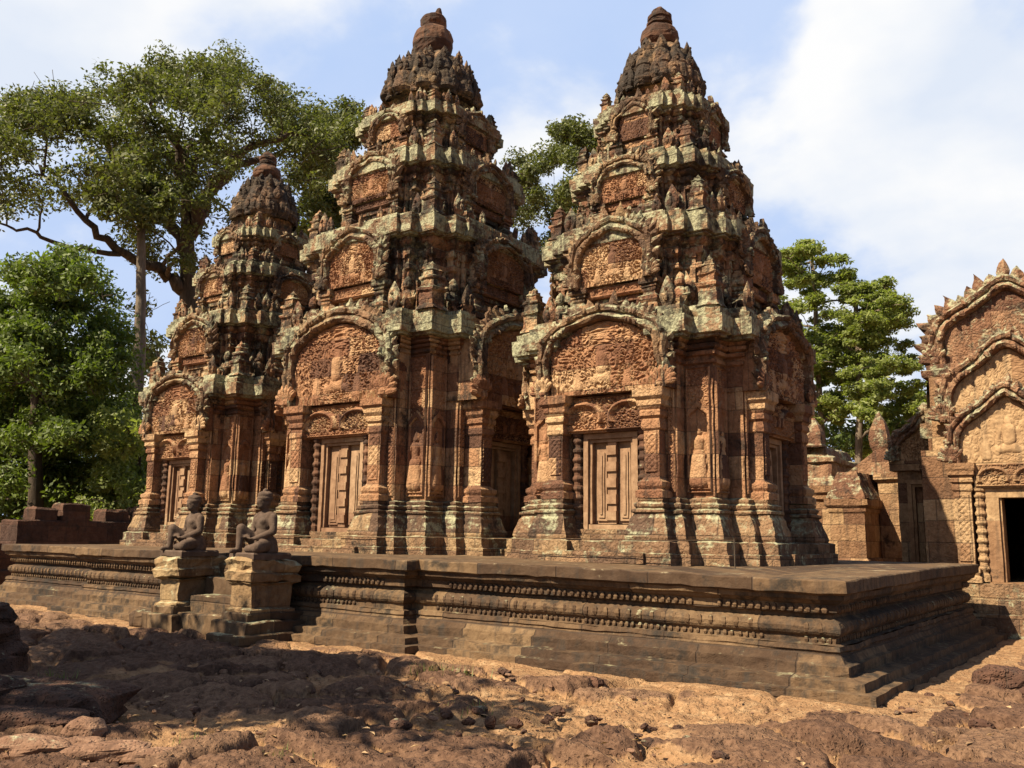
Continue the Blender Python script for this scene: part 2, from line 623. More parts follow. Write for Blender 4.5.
def lathe(mb, c, prof, n=20, sx=1.0, sy=1.0, lob=0, lamp=0.0, zseg=.12, cap=True, rot=0.0):
    """prof: (radius, z)"""
    pr = [prof[0]]
    for a, b in zip(prof[:-1], prof[1:]):
        d = math.hypot(b[0] - a[0], b[1] - a[1])
        k = max(1, int(math.ceil(d / zseg)))
        for i in range(1, k + 1):
            pr.append((a[0] + (b[0] - a[0]) * i / k, a[1] + (b[1] - a[1]) * i / k))
    pr = np.array(pr)
    th = np.arange(n) / n * 2 * math.pi + rot
    k = 1 + (lamp * np.abs(np.cos(th * lob / 2)) - lamp * .5 if lob else 0)
    x = pr[:, :1] * (np.cos(th) * k)[None] * sx + c[0]
    y = pr[:, :1] * (np.sin(th) * k)[None] * sy + c[1]
    z = np.repeat(pr[:, 1:2] + c[2], n, 1)
    Rg = np.stack([x, y, z], -1)
    idx = np.arange(len(pr) * n).reshape(len(pr), n)
    nxt = np.roll(idx, -1, 1)
    q = np.stack([idx[:-1], nxt[:-1], nxt[1:], idx[1:]], -1).reshape(-1, 4)
    fs = [q]
    if cap:
        fs.append(idx[-1])
    mb.add(Rg.reshape(-1, 3), fs)


def ball(mb, c, r, n=10, m=7, rotm=None):
    ph = np.linspace(-math.pi / 2, math.pi / 2, m)
    th = np.arange(n) / n * 2 * math.pi
    P = np.stack([np.cos(ph)[:, None] * np.cos(th)[None], np.cos(ph)[:, None] * np.sin(th)[None],
                  np.repeat(np.sin(ph)[:, None], n, 1)], -1) * np.asarray(r, float)
    if rotm is not None:
        P = P @ np.asarray(rotm).T
    P = P + np.asarray(c, float)
    idx = np.arange(m * n).reshape(m, n)
    nxt = np.roll(idx, -1, 1)
    q = np.stack([idx[:-1], nxt[:-1], nxt[1:], idx[1:]], -1).reshape(-1, 4)
    mb.add(P.reshape(-1, 3), q)


def tube(mb, pts, rad, n=8, cap=True):
    pts = np.asarray(pts, float)
    rad = np.broadcast_to(np.asarray(rad, float), (len(pts),))
    t = np.gradient(pts, axis=0)
    t /= np.linalg.norm(t, axis=1, keepdims=True) + 1e-9
    ref = np.array([0, 0, 1.0]) if abs(t[0, 2]) < .9 else np.array([1.0, 0, 0])
    rows = []
    th = np.arange(n) / n * 2 * math.pi
    for i in range(len(pts)):
        a = np.cross(t[i], ref)
        if np.linalg.norm(a) < 1e-4:
            a = np.cross(t[i], [0, 1.0, 0])
        a /= np.linalg.norm(a)
        b = np.cross(t[i], a)
        rows.append(pts[i] + rad[i] * (np.cos(th)[:, None] * a + np.sin(th)[:, None] * b))
    P = np.stack(rows)
    idx = np.arange(len(pts) * n).reshape(len(pts), n)
    nxt = np.roll(idx, -1, 1)
    q = np.stack([idx[:-1], nxt[:-1], nxt[1:], idx[1:]], -1).reshape(-1, 4)
    fs = [q]
    if cap:
        fs += [idx[-1], idx[0][::-1]]
    mb.add(P.reshape(-1, 3), fs)


# ------------------------------------------------------------------ frames of a building side
class Side:
    """local frame of one side: u along the face, d outwards from the centre, z up"""
    def __init__(s, cx, cy, k):
        a = k * math.pi / 2
        s.c = np.array([cx, cy])
        s.u = np.array([math.cos(a), math.sin(a)])
        s.d = np.array([math.sin(a), -math.cos(a)])
        s.k = k

    def xy(s, u, d):
        return s.c + s.u * u + s.d * d

    def pts(s, uu, dd, zz):
        uu, dd, zz = np.broadcast_arrays(np.asarray(uu, float), np.asarray(dd, float), np.asarray(zz, float))
        xy = s.c + uu[..., None] * s.u + dd[..., None] * s.d
        return np.concatenate([xy, zz[..., None]], -1)

    def rect(s, u0, u1, d0, d1):
        return [s.xy(u0, d0), s.xy(u1, d0), s.xy(u1, d1), s.xy(u0, d1)]

    def box(s, mb, u0, u1, d0, d1, z0, z1, seg=.15, prof=None, capbot=True):
        extrude(mb, s.rect(u0, u1, d0, d1), prof or [(0, z0), (0, z1)], seg, .2, True, 0, capbot)


def plan(cx, cy, a, w2, m, w=None, rf=None, rs=None, notch=None, nd=None):
    """redented cruciform plan; notch = half width of the door recesses"""
    pts = []
    for k in range(4):
        sd = Side(cx, cy, k)
        r = rf if k % 2 == 0 else rs
        h = [(-a, a), (-w2, a), (-w2, m)]
        if w is not None:
            h += [(-w, m), (-w, r)]
            inner_d = r
        else:
            inner_d = m
        if notch is not None:
            h += [(-notch, inner_d), (-notch, a if nd is None else nd)]
        full = h + [(-u, d) for u, d in h[::-1]]
        full = full[:-1]                      # last corner belongs to next side
        # full runs from u=-a to u=+w2; corner (a,a) is next side's (-a,a)
        pts += [sd.xy(u, d) for u, d in full]
    return pts


# ------------------------------------------------------------------ carving height fields
def caps(x, z, ax, az, bx, bz, r0, r1):
    dx, dz = bx - ax, bz - az
    t = np.clip(((x - ax) * dx + (z - az) * dz) / (dx * dx + dz * dz + 1e-9), 0, 1)
    d = np.hypot(x - ax - t * dx, z - az - t * dz)
    r = r0 + (r1 - r0) * t
    return np.sqrt(np.clip(1 - (d / r) ** 2, 0, 1)) * r


def figure_field(x, z, kind='devata', flip=1):
    """standing figure, unit height, x in figure heights"""
    x = x * flip
    h = np.zeros_like(x)

    def c(*a):
        nonlocal h
        h = np.maximum(h, caps(x, z, *a))
    if kind == 'devata':
        c(0, .86, 0, .90, .055, .05)
        c(0, .93, 0, 1.0, .045, .012)
        c(0, .72, 0, .80, .05, .03)
        c(-.07, .75, .07, .75, .045, .045)
        c(0, .55, 0, .72, .065, .085)
        c(0, .50, 0, .52, .085, .085)
        c(-.02, .45, -.04, .08, .10, .12)
        c(.03, .45, .06, .08, .10, .12)
        c(-.11, .74, -.16, .55, .032, .026)
        c(-.16, .55, -.15, .36, .026, .022)
        c(.11, .74, .17, .58, .032, .026)
        c(.17, .58, .13, .74, .026, .022)
        c(-.07, .02, -.02, .02, .03, .03)
        c(.03, .02, .09, .02, .03, .03)
        c(.0, .48, .14, .16, .03, .02)
    else:
        c(0, .82, 0, .88, .10, .09)
        c(0, .95, 0, 1.02, .07, .02)
        c(0, .4, 0, .66, .16, .17)
        c(-.1, .2, .26, .14, .12, .09)
        c(.1, .2, -.26, .14, .12, .09)
        c(-.2, .64, -.28, .34, .06, .05)
        c(.2, .64, .28, .38, .06, .05)
    return h


def scroll_field(u, z, seed=0, s=9.0):
    p = np.stack([u * s, z * s], -1).reshape(-1, 2)
    q3 = np.concatenate([p * .45, np.full((len(p), 1), seed * 3.3)], 1)
    p = p + .8 * np.stack([vnoise(q3, seed), vnoise(q3 + 9.1, seed + 1)], -1)
    f1, f2, idh, off = worley(p, seed)
    ang = np.arctan2(off[:, 1], off[:, 0])
    spir = .5 + .5 * np.cos(f1 * 15 - ang * np.where(idh > .5, 1, -1))
    h = (.35 + .65 * spir) * sstep(0, .22, f2 - f1) * (1 - .45 * f1)
    return h.reshape(u.shape)


def lattice_field(u, z, p=.11):
    a = np.abs(np.cos(np.pi * (u + z) / p)) * np.abs(np.cos(np.pi * (u - z) / p))
    return a ** .6


def relief(mb, sd, u0, u1, z0, z1, d, kind='scroll', amp=.03, seed=0, res=.02, bulge=0.0):
    nu = max(3, int((u1 - u0) / res))
    nz = max(3, int((z1 - z0) / res))
    U, Z = np.meshgrid(np.linspace(u0, u1, nu), np.linspace(z0, z1, nz), indexing='ij')
    w, h = u1 - u0, z1 - z0
    edge = np.minimum(np.minimum(U - u0, u1 - U), np.minimum(Z - z0, z1 - Z))
    if kind == 'devata':
        uc = (u0 + u1) / 2
        H = amp * .55 * scroll_field(U, Z, seed, 11)
        fh = min(h * .50, w * 2.5)
        zb = z0 + h * .05
        # arched niche
        nx = (U - uc) / (w * .36)
        nz_ = (Z - zb) / fh
        inn = (np.abs(nx) < 1) & (nz_ > -.02) & (nz_ < 1.12 + .12 * (1 - np.abs(nx)))
        rim = (np.abs(nx) < 1.22) & (nz_ > -.05) & (nz_ < 1.22 + .14 * (1 - np.abs(nx))) & ~inn
        H = np.where(inn, 0, H)
        H = np.where(rim, amp * .9, H)
        f = figure_field((U - uc) / fh, (Z - zb) / fh, 'devata', 1 if seed % 2 else -1)
        H = np.maximum(H, f * fh * .85)
    elif kind == 'lattice':
        H = amp * lattice_field(U, Z, w * .5)
    elif kind == 'lintel':
        H = amp * scroll_field(U, Z, seed, 10)
        uc, zc = (u0 + u1) / 2, z0 + h * .38
        # heavy garland swags
        for sgn in (-1, 1):
            rr = np.hypot((U - uc - sgn * w * .25) / (w * .2), (Z - zc) / (h * .42))
            H = np.maximum(H, amp * 1.8 * np.exp(-((rr - 1) / .17) ** 2) * (Z > zc - h * .15))
        f = figure_field((U - uc) / (h * .5), (Z - z0 - h * .35) / (h * .5), 'sit')
        H = np.maximum(H, f * h * .42)
    else:
        H = amp * scroll_field(U, Z, seed, 9)
    H = H * sstep(0, .02, edge + .004)
    if kind in ('devata', 'lattice', 'scroll', 'lintel'):
        brd = (edge < .028) & (edge > .004)
        H = np.where(brd, np.maximum(H, amp * .8), H)
    P = sd.pts(U, d + H, Z)
    mb.grid(P)


# ------------------------------------------------------------------ pediment
def arch_curve(W, H, n, tip=.10, p=2.5, lobe=.045):
    """outline from the left foot over the top to the right foot (half width W)"""
    th = np.linspace(math.pi, 0, n)
    c, s_ = np.cos(th), np.sin(th)
    x = W * np.sign(c) * np.abs(c) ** (2 / p)
    y = H * (1 - tip) * np.abs(s_) ** (2 / p)
    # cusped shoulders and an ogee tip
    lob = 1 + lobe * np.cos(6 * (th - math.pi / 2))
    x = x * lob
    y = y * (1 + .66 * lobe * np.cos(6 * (th - math.pi / 2))) + H * tip * np.exp(-(x / (W * .22)) ** 2)
    return x, y


def leaf(mb, sd, u, d, z, ang, ln, wd, th):
    """one flame leaf standing radially on an arch, in the plane of the face"""
    t = np.linspace(0, 1, 5)
    half = wd * np.array([.75, 1.0, .8, .45, .03])
    bu, bz = math.cos(ang), math.sin(ang)
    pu, pz = -bz, bu
    rows = []
    for ti, hw in zip(t, half):
        cu, cz = u + bu * ln * ti, z + bz * ln * ti
        fl = th * (1 - .55 * ti)
        rows.append([(cu - pu * hw, d, cz - pz * hw), (cu - pu * hw * .3, d + fl, cz - pz * hw * .3),
                     (cu + pu * hw * .3, d + fl, cz + pz * hw * .3), (cu + pu * hw, d, cz + pz * hw),
                     (cu, d - fl, cz)])
    A = np.array(rows)
    P = sd.pts(A[..., 0], A[..., 1], A[..., 2])
    idx = np.arange(25).reshape(5, 5)
    nxt = np.roll(idx, -1, 1)
    q = np.stack([idx[:-1], nxt[:-1], nxt[1:], idx[1:]], -1).reshape(-1, 4)
    mb.add(P.reshape(-1, 3), [q, idx[-1]])


def naga(mb, sd, u, d, z, sgn, s):
    """ribbed many-headed hood that ends the arch"""
    for k in range(7):
        a = R(90 - sgn * (-40 + 20 * k))
        L_ = s * (.92 - .05 * abs(k - 3))
        f = np.array([0, .4, .75, 1.0]) * L_
        P = sd.pts(u + math.cos(a) * f, d + np.array([.0, .05, .09, .07]) * s, z + math.sin(a) * f)
        tube(mb, P, [s * .08, s * .13, s * .15, s * .07], 7)
    ball(mb, sd.pts(u, d + .02, z + .05 * s), (s * .24,) * 3, 9, 6)


def pediment(parent, sd, W, H, z0, d0, d1, mats, seed=0, detail=1, leaves=True, fig=True, name='pediment',
             frame_w=.26, leafk=1.0, sub=True, pw=2.5, tip=.1, lobe=.045, leafh=.13, tamp=1.0):
    """returns the slab part; tympanum, frame and naga hoods are its children when sub is set"""
    n = 49 if detail else 25
    xo, yo = arch_curve(W, H, n, tip, pw, lobe)
    k = 1 - frame_w
    xi, yi = arch_curve(W * k, H * k, n, tip, pw, lobe)
    # backing slab
    mb = MB()
    ts = np.linspace(0, 1, 4)
    front = np.stack([sd.pts(xo * .985 * t, d1 - .10 + 0 * xo, z0 + yo * .985 * t) for t in ts])
    mb.grid(front)
    nb = 3 if d1 - d0 < .3 else 6
    rim = np.stack([sd.pts(xo * .985, np.full(n, d1 - .10 - (d1 - .10 - d0) * t), z0 + yo * .985) for t in np.linspace(0, 1, nb)])
    mb.grid(rim)
    bot = np.stack([sd.pts(np.linspace(-W, W, 9) * .98, np.full(9, d), np.full(9, z0 + .001)) for d in (d0, d1 - .1)])
    mb.grid(bot)
    slab = mb.build(name, mats['slab'], parent, .012, 4)
    sub_parent = slab if sub else parent
    # frame
    mb = MB()
    prof_t = np.array([0, .06, .22, .40, .52, .60, .80, .94, 1.0])
    prof_d = np.array([-.12, .03, .07, .03, .0, .055, .075, .03, -.12])
    rows = []
    for t, dd in zip(prof_t, prof_d):
        rows.append(sd.pts(xi + (xo - xi) * t, np.full(n, d1 + dd * min(1, W)), z0 + yi + (yo - yi) * t))
    mb.grid(np.stack(rows))
    if leaves:
        nl = int((17 if detail else 11) * leafk)
        for j in range(nl):
            f = (j + .5) / nl * (n - 1)
            i = int(f)
            g = f - i
            i2 = min(i + 1, n - 1)
            u = xo[i] * (1 - g) + xo[i2] * g
            z = yo[i] * (1 - g) + yo[i2] * g
            ang = math.atan2(z * W / H + .25 * W, u * 1.0)
            ln = H * leafh * random.uniform(.55, 1.1) * (1.5 if j == nl // 2 else 1)
            wl = math.pi * (W + H) / 2 / nl * .62
            leaf(mb, sd, u * .97, d1 - .06, z0 + z * .97, ang, ln, wl, .07)
    if leaves:
        for _ in range(int(26 * W)):                         # carved bosses running along the arch
            f = random.random() * (n - 1)
            i = int(f)
            q = random.choice((.2, .78))
            rb = random.uniform(.03, .055) * (.6 + .4 * min(1, W))
            ball(mb, sd.pts(xi[i] + (xo[i] - xi[i]) * q, d1 + .06 * min(1, W), z0 + yi[i] + (yo[i] - yi[i]) * q), (rb, rb, rb * 1.2), 6, 5)
    mb.build('pediment_frame', mats['frame'], sub_parent, .016, 9, blk=.022, bs=(.28, .24))
    # naga hoods
    for sg in (-1, 1):
        mb = MB()
        naga(mb, sd, sg * W * .88, d1 + .0, z0 + H * .03, sg, H * .24)
        mb.build('naga_hood', mats['naga'], sub_parent, .01, 8)
    # tympanum
    nu, nr = (120, 60) if detail else (48, 22)
    x2, y2 = arch_curve(W * k * .99, H * k * .99, nu, tip, pw, lobe)
    t = np.linspace(0, 1, nr)
    U = x2[:, None] * t[None]
    Zc = y2[:, None] * t[None]
    Hh = .060 * tamp * scroll_field(U, Zc, seed + 3, 7.5 if W > 1 else 11) * min(1, W)
    if fig:
        for (fu, fz, fs, kd) in [(0, .10, .62, 'sit'), (-.46, .05, .50, 'devata'), (.46, .05, .50, 'devata'),
                                 (-.24, .03, .26, 'sit'), (.24, .03, .26, 'sit'), (-.3, .45, .25, 'sit'), (.3, .45, .25, 'sit')]:
            s_ = H * k * fs
            Hh = np.maximum(Hh, (.75 if tamp == 1.0 else .5) * s_ * figure_field((U - fu * W * k) / s_, (Zc - fz * H * k) / s_, kd, 1 if fu < 0 else -1))
    mb = MB()
    mb.grid(sd.pts(U, d1 - .085 + Hh, z0 + Zc))
    mb.build('tympanum', mats['tymp'], sub_parent)
    return slab


# ------------------------------------------------------------------ small temple ornaments
def antefix(mb, c, h, ang=0.0):
    """leaf-shaped upright antefix with a raised figure"""
    s = h
    prof = [(.16 * s, 0), (.21 * s, .05 * s), (.17 * s, .12 * s), (.25 * s, .28 * s), (.27 * s, .45 * s), (.2 * s, .68 * s), (.09 * s, .88 * s), (.015 * s, s)]
    n = 10
    tmp = MB()
    lathe(tmp, (0, 0, 0), prof, n, 1.0, .5, zseg=.25 * s)
    ball(tmp, (0, -.12 * s, .38 * s), (.10 * s, .07 * s, .17 * s), 8, 6)
    ball(tmp, (0, -.13 * s, .60 * s), (.06 * s, .06 * s, .07 * s), 8, 6)
    v = np.concatenate(tmp.v)
    ca, sa = math.cos(ang), math.sin(ang)
    v = np.stack([v[:, 0] * ca - v[:, 1] * sa, v[:, 0] * sa + v[:, 1] * ca, v[:, 2]], -1) + np.asarray(c)
    mb.add(v, tmp.f)


def turret(mb, c, h, w):
    """miniature tower set on a cornice corner"""
    x, y, z = c
    sq = [(x - w, y - w), (x + w, y - w), (x + w, y + w), (x - w, y + w)]
    pr = [(.02, 0), (.05 * w, .03 * h), (-.05 * w, .06 * h), (-.15 * w, .10 * h), (-.15 * w, .34 * h), (.05 * w, .38 * h), (.08 * w, .43 * h),
          (-.22 * w, .46 * h), (-.24 * w, .58 * h), (-.08 * w, .61 * h), (-.08 * w, .65 * h), (-.38 * w, .68 * h), (-.40 * w, .77 * h),
          (-.3 * w, .79 * h), (-.55 * w, .83 * h), (-.60 * w, .89 * h)]
    extrude(mb, sq, pr, .12, .12, True, z)
    lathe(mb, (x, y, z + .87 * h), [(.22 * w, 0), (.36 * w, .04 * h), (.2 * w, .08 * h), (.02 * w, .13 * h)], 9)


def sitting(mb, c, h, ang):
    """small worn seated guardian"""
    tmp = MB()
    s = h
    ball(tmp, (0, 0, .42 * s), (.20 * s, .15 * s, .28 * s), 10, 7)
    ball(tmp, (0, -.02 * s, .80 * s), (.135 * s, .13 * s, .15 * s), 10, 7)
    lathe(tmp, (0, -.0, .9 * s), [(.12 * s, 0), (.10 * s, .06 * s), (.02 * s, .16 * s)], 8)
    for g in (-1, 1):
        tube(tmp, [(g * .09 * s, 0, .18 * s), (g * .2 * s, -.22 * s, .30 * s), (g * .15 * s, -.22 * s, .02 * s)], [.11 * s, .10 * s, .07 * s], 7)
        tube(tmp, [(g * .2 * s, 0, .60 * s), (g * .27 * s, -.06 * s, .42 * s), (g * .17 * s, -.2 * s, .36 * s)], [.07 * s, .06 * s, .05 * s], 7)
    tube(tmp, [(0, .05 * s, 0), (0, .05 * s, .22 * s)], [.25 * s, .2 * s], 9)
    v = np.concatenate(tmp.v)
    ca, sa = math.cos(ang), math.sin(ang)
    v = np.stack([v[:, 0] * ca - v[:, 1] * sa, v[:, 0] * sa + v[:, 1] * ca, v[:, 2]], -1) + np.asarray(c)
    mb.add(v, tmp.f)


def false_door(parent, sd, hw, d, z0, z1, mat, frame_mat):
    """frame with leaf panels and a central strip of raised bosses"""
    mb = MB()
    t = .085
    sd.box(mb, -hw, -hw + t, d - .1, d + .12, z0, z1 - t - .003, .3)
    sd.box(mb, hw - t, hw, d - .1, d + .12, z0, z1 - t - .003, .3)
    sd.box(mb, -hw, hw, d - .1, d + .12, z1 - t, z1, .3)
    sd.box(mb, -hw + t + .004, hw - t - .004, d - .1, d + .10, z0, z0 + t * .9, .3)
    t2 = t + .055
    for s in (-1, 1):
        a, b = sorted((s * (hw - t - .003), s * (hw - t2)))
        sd.box(mb, a, b, d - .1, d + .075, z0 + t, z1 - t - .004, .3)
    sd.box(mb, -hw + t2 + .002, hw - t2 - .002, d - .1, d + .075, z1 - t2, z1 - t - .005, .3)
    fr = mb.build('door_frame', frame_mat, parent, .005, 6)
    mb = MB()
    iw = hw - t2
    zt = z1 - t2 - .004
    zb = z0 + t + .004
    sd.box(mb, -iw, iw, d - .12, d - .03, zb, zt, .3)                       # leaf ground
    for s in (-1, 1):
        a, b = sorted((s * .12 * hw / .48, s * (iw - .05)))
        sd.box(mb, a, b, d - .05, d + .005, zb + .05, zt - .10, .3)
        m_ = .035
        sd.box(mb, a + m_, b - m_, d - .04, d + .025, zb + .10, zt - .16, .3)
        sd.box(mb, a + 2 * m_, b - 2 * m_, d - .03, d + .040, zb + .15, zt - .21, .3)
    sw = .075 * hw / .48
    sd.box(mb, -sw, sw, d - .05, d + .05, zb, zt, .3)
    n = 5
    for k in range(n):
        z = zb + (k + .5) / n * (zt - zb)
        sd.box(mb, -sw * 1.15, sw * 1.15, d, d + .085, z - .075, z + .075, .3)
    o = mb.build('false_door_leaf', mat, parent, .005, 6)
    return fr


def colonette(mb, sd, u, d, z0, z1, r):
    h = z1 - z0
    pr = [(r * 1.3, 0), (r * 1.3, .07 * h), (r * 1.05, .08 * h)]
    nb = 9
    for k in range(nb):
        a = .09 + .88 * k / nb
        b = .09 + .88 * (k + 1) / nb
        mid = (a + b) / 2
        pr += [(r * .88, a * h), (r * .88, (a + .3 * (mid - a)) * h), (r * 1.18, (mid - .012) * h), (r * 1.25, mid * h),
               (r * 1.18, (mid + .012) * h), (r * .88, (mid + .7 * (b - mid)) * h)]
    pr += [(r * 1.25, .975 * h), (r * 1.25, h)]
    p = sd.xy(u, d)
    lathe(mb, (p[0], p[1], z0), pr, 10, zseg=1)


def pilaster(mb, sd, u0, u1, d0, d1, z0, zc, z1, cap=.13):
    """square pillar with moulded base and flaring capital; zc = start of capital"""
    b = [(.10, z0), (.10, z0 + .10), (.05, z0 + .13), (.08, z0 + .18), (.08, z0 + .24), (.02, z0 + .28), (0, z0 + .33)]
    hc = z1 - zc
    c = [(0, zc), (.03, zc + .04), (.03, zc + .09 * hc + .05), (.01, zc + .30 * hc), (.05, zc + .36 * hc), (.05, zc + .46 * hc), (.03, zc + .5 * hc),
         (.08, zc + .60 * hc), (.08, zc + .72 * hc), (cap, zc + .80 * hc), (cap, z1)]
    extrude(mb, sd.rect(u0, u1, d0, d1), b + c, .12, .12, True)


# ------------------------------------------------------------------ the towers
PZ = 1.235
PM = {'slab': M['bands'], 'frame': M['frame'], 'naga': M['panel'], 'tymp': M['panel']}
PM2 = {'slab': M['tier'], 'frame': M['frame'], 'naga': M['frame'], 'tymp': M['panel']}


def tower(cx, cy, D, label, seed=0):
    th = thing('sanctuary_tower', (cx, cy, PZ), label, 'temple tower', 'sanctuary towers on the platform')
    a, w2, m, w, rf, rs, nt = D['a'], D['w2'], D['m'], D['w'], D['rf'], D['rs'], D['notch']
    zw, zc, zk, zt = D['zw'], D['zc'], D['zk'], D['zt']
    # --- base
    hb = zw - PZ
    pr = [(.56, -.03), (.56, .13), (.50, .14), (.50, .31), (.37, .33), (.39, .37), (.36, .47), (.29, .58), (.27, .66), (.22, .70), (.21, .73),
          (.25, .75), (.25, .79), (.15, .81), (.19, .84), (.20, .88), (.11, .91), (.13, .94), (.13, .97), (.0, 1.0)]
    mb = MB()
    extrude(mb, plan(cx, cy, a, w2, m, w, rf, rs, nt + .02, a - .75), [(o * .60, PZ + z * hb if i > 0 else PZ - .03) for i, (o, z) in enumerate(pr)], .11, .08)
    mb.build('moulded_base', M['base'], th, .009, 5, blk=.012)
    # --- wall with its capital bands
    mb = MB()
    wp = plan(cx, cy, a, w2, m, notch=nt)
    extrude(mb, wp, [(-.01, zw - .05), (0, zw + .02), (0, zc)], .14, .14)
    mb.build('wall', M['wall'], th, .006, 5, blk=.008)
    hk = zk - zc
    mb = MB()
    extrude(mb, wp, [(-.02, zc - .01), (.04, zc + .02), (.04, zc + .2 * hk), (.0, zc + .24 * hk), (.0, zc + .36 * hk), (.07, zc + .4 * hk),
                     (.08, zc + .55 * hk), (.04, zc + .6 * hk), (.11, zc + .68 * hk), (.12, zc + .82 * hk), (.08, zc + .86 * hk), (.15, zk)], .14, .1)
    mb.build('capital_bands', M['bands'], th, .009, 5)
    # --- main cornice
    hh = zt - zk
    mb = MB()
    cp = plan(cx, cy, a, w2, m, notch=w2 - .10)
    extrude(mb, cp, [(.10, zk + .003), (.24, zk + .02 * hh), (.24, zk + .09 * hh), (.30, zk + .12 * hh), (.31, zk + .60 * hh), (.24, zk + .63 * hh), (.25, zk + .80 * hh),
                     (.18, zk + .82 * hh), (.16, zk + .98 * hh), (.02, zt)], .09, .08)
    mb.build('cornice', M['cornice'], th, .006, 8, blk=.011)
    # --- devata panels on the corner faces
    for k in (0, 1, 3):
        sd = Side(cx, cy, k)
        for s in (-1, 1):
            mb = MB()
            u0, u1 = sorted((s * (w2 + .03), s * (a - .03)))
            relief(mb, sd, u0, u1, zw + .06, zc - .04, a + .012, 'devata', .05, seed + k * 3 + s + 2, .016)
            mb.build('devata_panel', M['panel'], th)
            mb = MB()
            u0, u1 = sorted((s * (w + .03), s * (w2 - .03)))
            relief(mb, sd, u0, u1, zw + .06, zc - .3, m + .012, 'lattice', .03, seed, .016)
            mb.build('lattice_panel', M['panel'], th)
    # --- porches
    for k in range(4):
        sd = Side(cx, cy, k)
        r = rf if k % 2 == 0 else rs
        full = k in (0, 1)
        mb = MB()
        z_l0, z_l1 = D['lint']
        # lintel block carries the porch
        lf = a + .36
        sd.box(mb, -nt - .12, nt + .12, a + .01, lf, z_l0, z_l1)
        porch = mb.build('lintel', M['panel'], th, .006, 5)
        if full:
            mb = MB()
            relief(mb, sd, -nt - .10, nt + .10, z_l0 + .02, z_l1 - .02, lf + .008, 'lintel', .06, seed + k, .016)
            mb.build('lintel_relief', M['panel'], porch)
        for s in (-1, 1):
            mb = MB()
            u0, u1 = sorted((s * (nt + .01), s * (w - .01)))
            pilaster(mb, sd, u0, u1, m - .05, r - .01, zw - .02, D['pc'], z_l1 + .02)
            pl = mb.build('pilaster', M['wall'], th, .007, 4)
            if full:
                mb = MB()
                relief(mb, sd, u0 + .03, u1 - .03, zw + .36, D['pc'] - .04, r - .004, 'lattice', .022, seed + 5, .016)
                mb.build('pilaster_relief', M['panel'], pl)
            mb = MB()
            colonette(mb, sd, s * (D['dw'] + .11), a + .25, D['dz'][0] - .02, z_l0, .085)
            mb.build('colonette', M['finial'], th)
        false_door(th, sd, D['dw'], a + .15, D['dz'][0], D['dz'][1], M['door'], M['door'])
        # sill and steps in front of the door
        mb = MB()
        sw = nt - .16
        zs = D['dz'][0]
        sd.box(mb, -nt + .02, nt - .02, a - .1, a + .38, PZ, zs - .004, .15)
        sd.box(mb, -nt - .02, nt + .02, a + .386, r + .16, PZ - .02, PZ + (zs - PZ) * .62, .15)
        sd.box(mb, -nt - .2, nt + .2, r + .165, r + .40, PZ - .02, PZ + (zs - PZ) * .30, .15)
        mb.build('door_steps', M['base'], th, .016, 4)
        # pediment
        W, H, pz = D['ped']
        pediment(th, sd, W, H, pz, a - .3, r + .05, PM, seed + k * 5, 1 if full else 0, leafk=1.7, pw=3.4, tip=.04, frame_w=.18, lobe=.03)
    # --- corner ornaments on the main cornice
    mb = None
    for k in range(4):
        sd = Side(cx, cy, k)
        p = sd.xy(-a - .02, a + .02)
        mb = MB()
        turret(mb, (p[0], p[1], zt - .04), D['tur'], D['tur'] * .2)
        mb.build('corner_turret', M['tier'], th, .020, 6)
        for u, d in ((-w2 - .02, m + .1), (w2 + .02, m + .1)):
            p = sd.xy(u * .92, d)
            mb = MB()
            antefix(mb, (p[0], p[1], zt - .06), D['tur'] * .62, k * math.pi / 2)
            mb.build('antefix', M['tier'], th, .014, 7)
        for u in (-.80, .80):
            p = sd.xy(u * a * .86, a * 1.0)
            mb = MB()
            sitting(mb, (p[0], p[1], zt - .03), D['tur'] * .74, k * math.pi / 2)
            mb.build('guardian_figure', M['tier'], th, .012, 7)
    # --- upper storeys
    for j, t in enumerate(D['tiers']):
        z0, z1, z2, ta, c = t
        s = ta / a
        tw2, tm = ta * .76, ta * 1.13
        mb = MB()
        h = z1 - z0
        extrude(mb, plan(cx, cy, ta, tw2, tm, ta * .58, tm + .09, tm + .09), [(.10, z0 - .25), (.10, z0 + .02), (.05, z0 + .05), (.06, z0 + .09), (0, z0 + .13), (0, z0 + .58 * h), (.05, z0 + .6 * h), (.05, z0 + .66 * h),
                                               (.02, z0 + .68 * h), (.02, z0 + .75 * h), (.08, z0 + .78 * h), (.09, z0 + .86 * h), (.05, z0 + .88 * h), (.13, z0 + .95 * h), (.13, z1)], .12, .09)
        for k in range(4):
            sd = Side(cx, cy, k)
            for g in (-1, 1):
                for u_, d_, hw in ((ta * .93, ta, .05), (ta * .80, ta, .035), (tw2 * .92, tm, .04), (ta * .64, tm + .09, .035)):
                    sd.box(mb, g * u_ - hw * s, g * u_ + hw * s, d_ - .05, d_ + .055, z0 + .10, z1 - .18 * h, .14)
                    sd.box(mb, g * u_ - hw * s * 1.5, g * u_ + hw * s * 1.5, d_ - .05, d_ + .085, z1 - .26 * h, z1 - .17 * h, .14)
        st = mb.build('upper_storey', M['tier'], th, .007, 7, blk=.012)
        mb = MB()
        hh = z2 - z1
        extrude(mb, plan(cx, cy, ta, tw2, tm, ta * .58, tm + .09, tm + .09), [(.06, z1 + .002), (c - .03, z1 + .02), (c - .03, z1 + .09 * hh), (c + .02, z1 + .12 * hh), (c + .03, z1 + .62 * hh), (c - .03, z1 + .65 * hh), (c - .02, z1 + .82 * hh), (c - .10, z1 + .84 * hh), (c - .12, z2 - .02), (0, z2)], .09, .08)
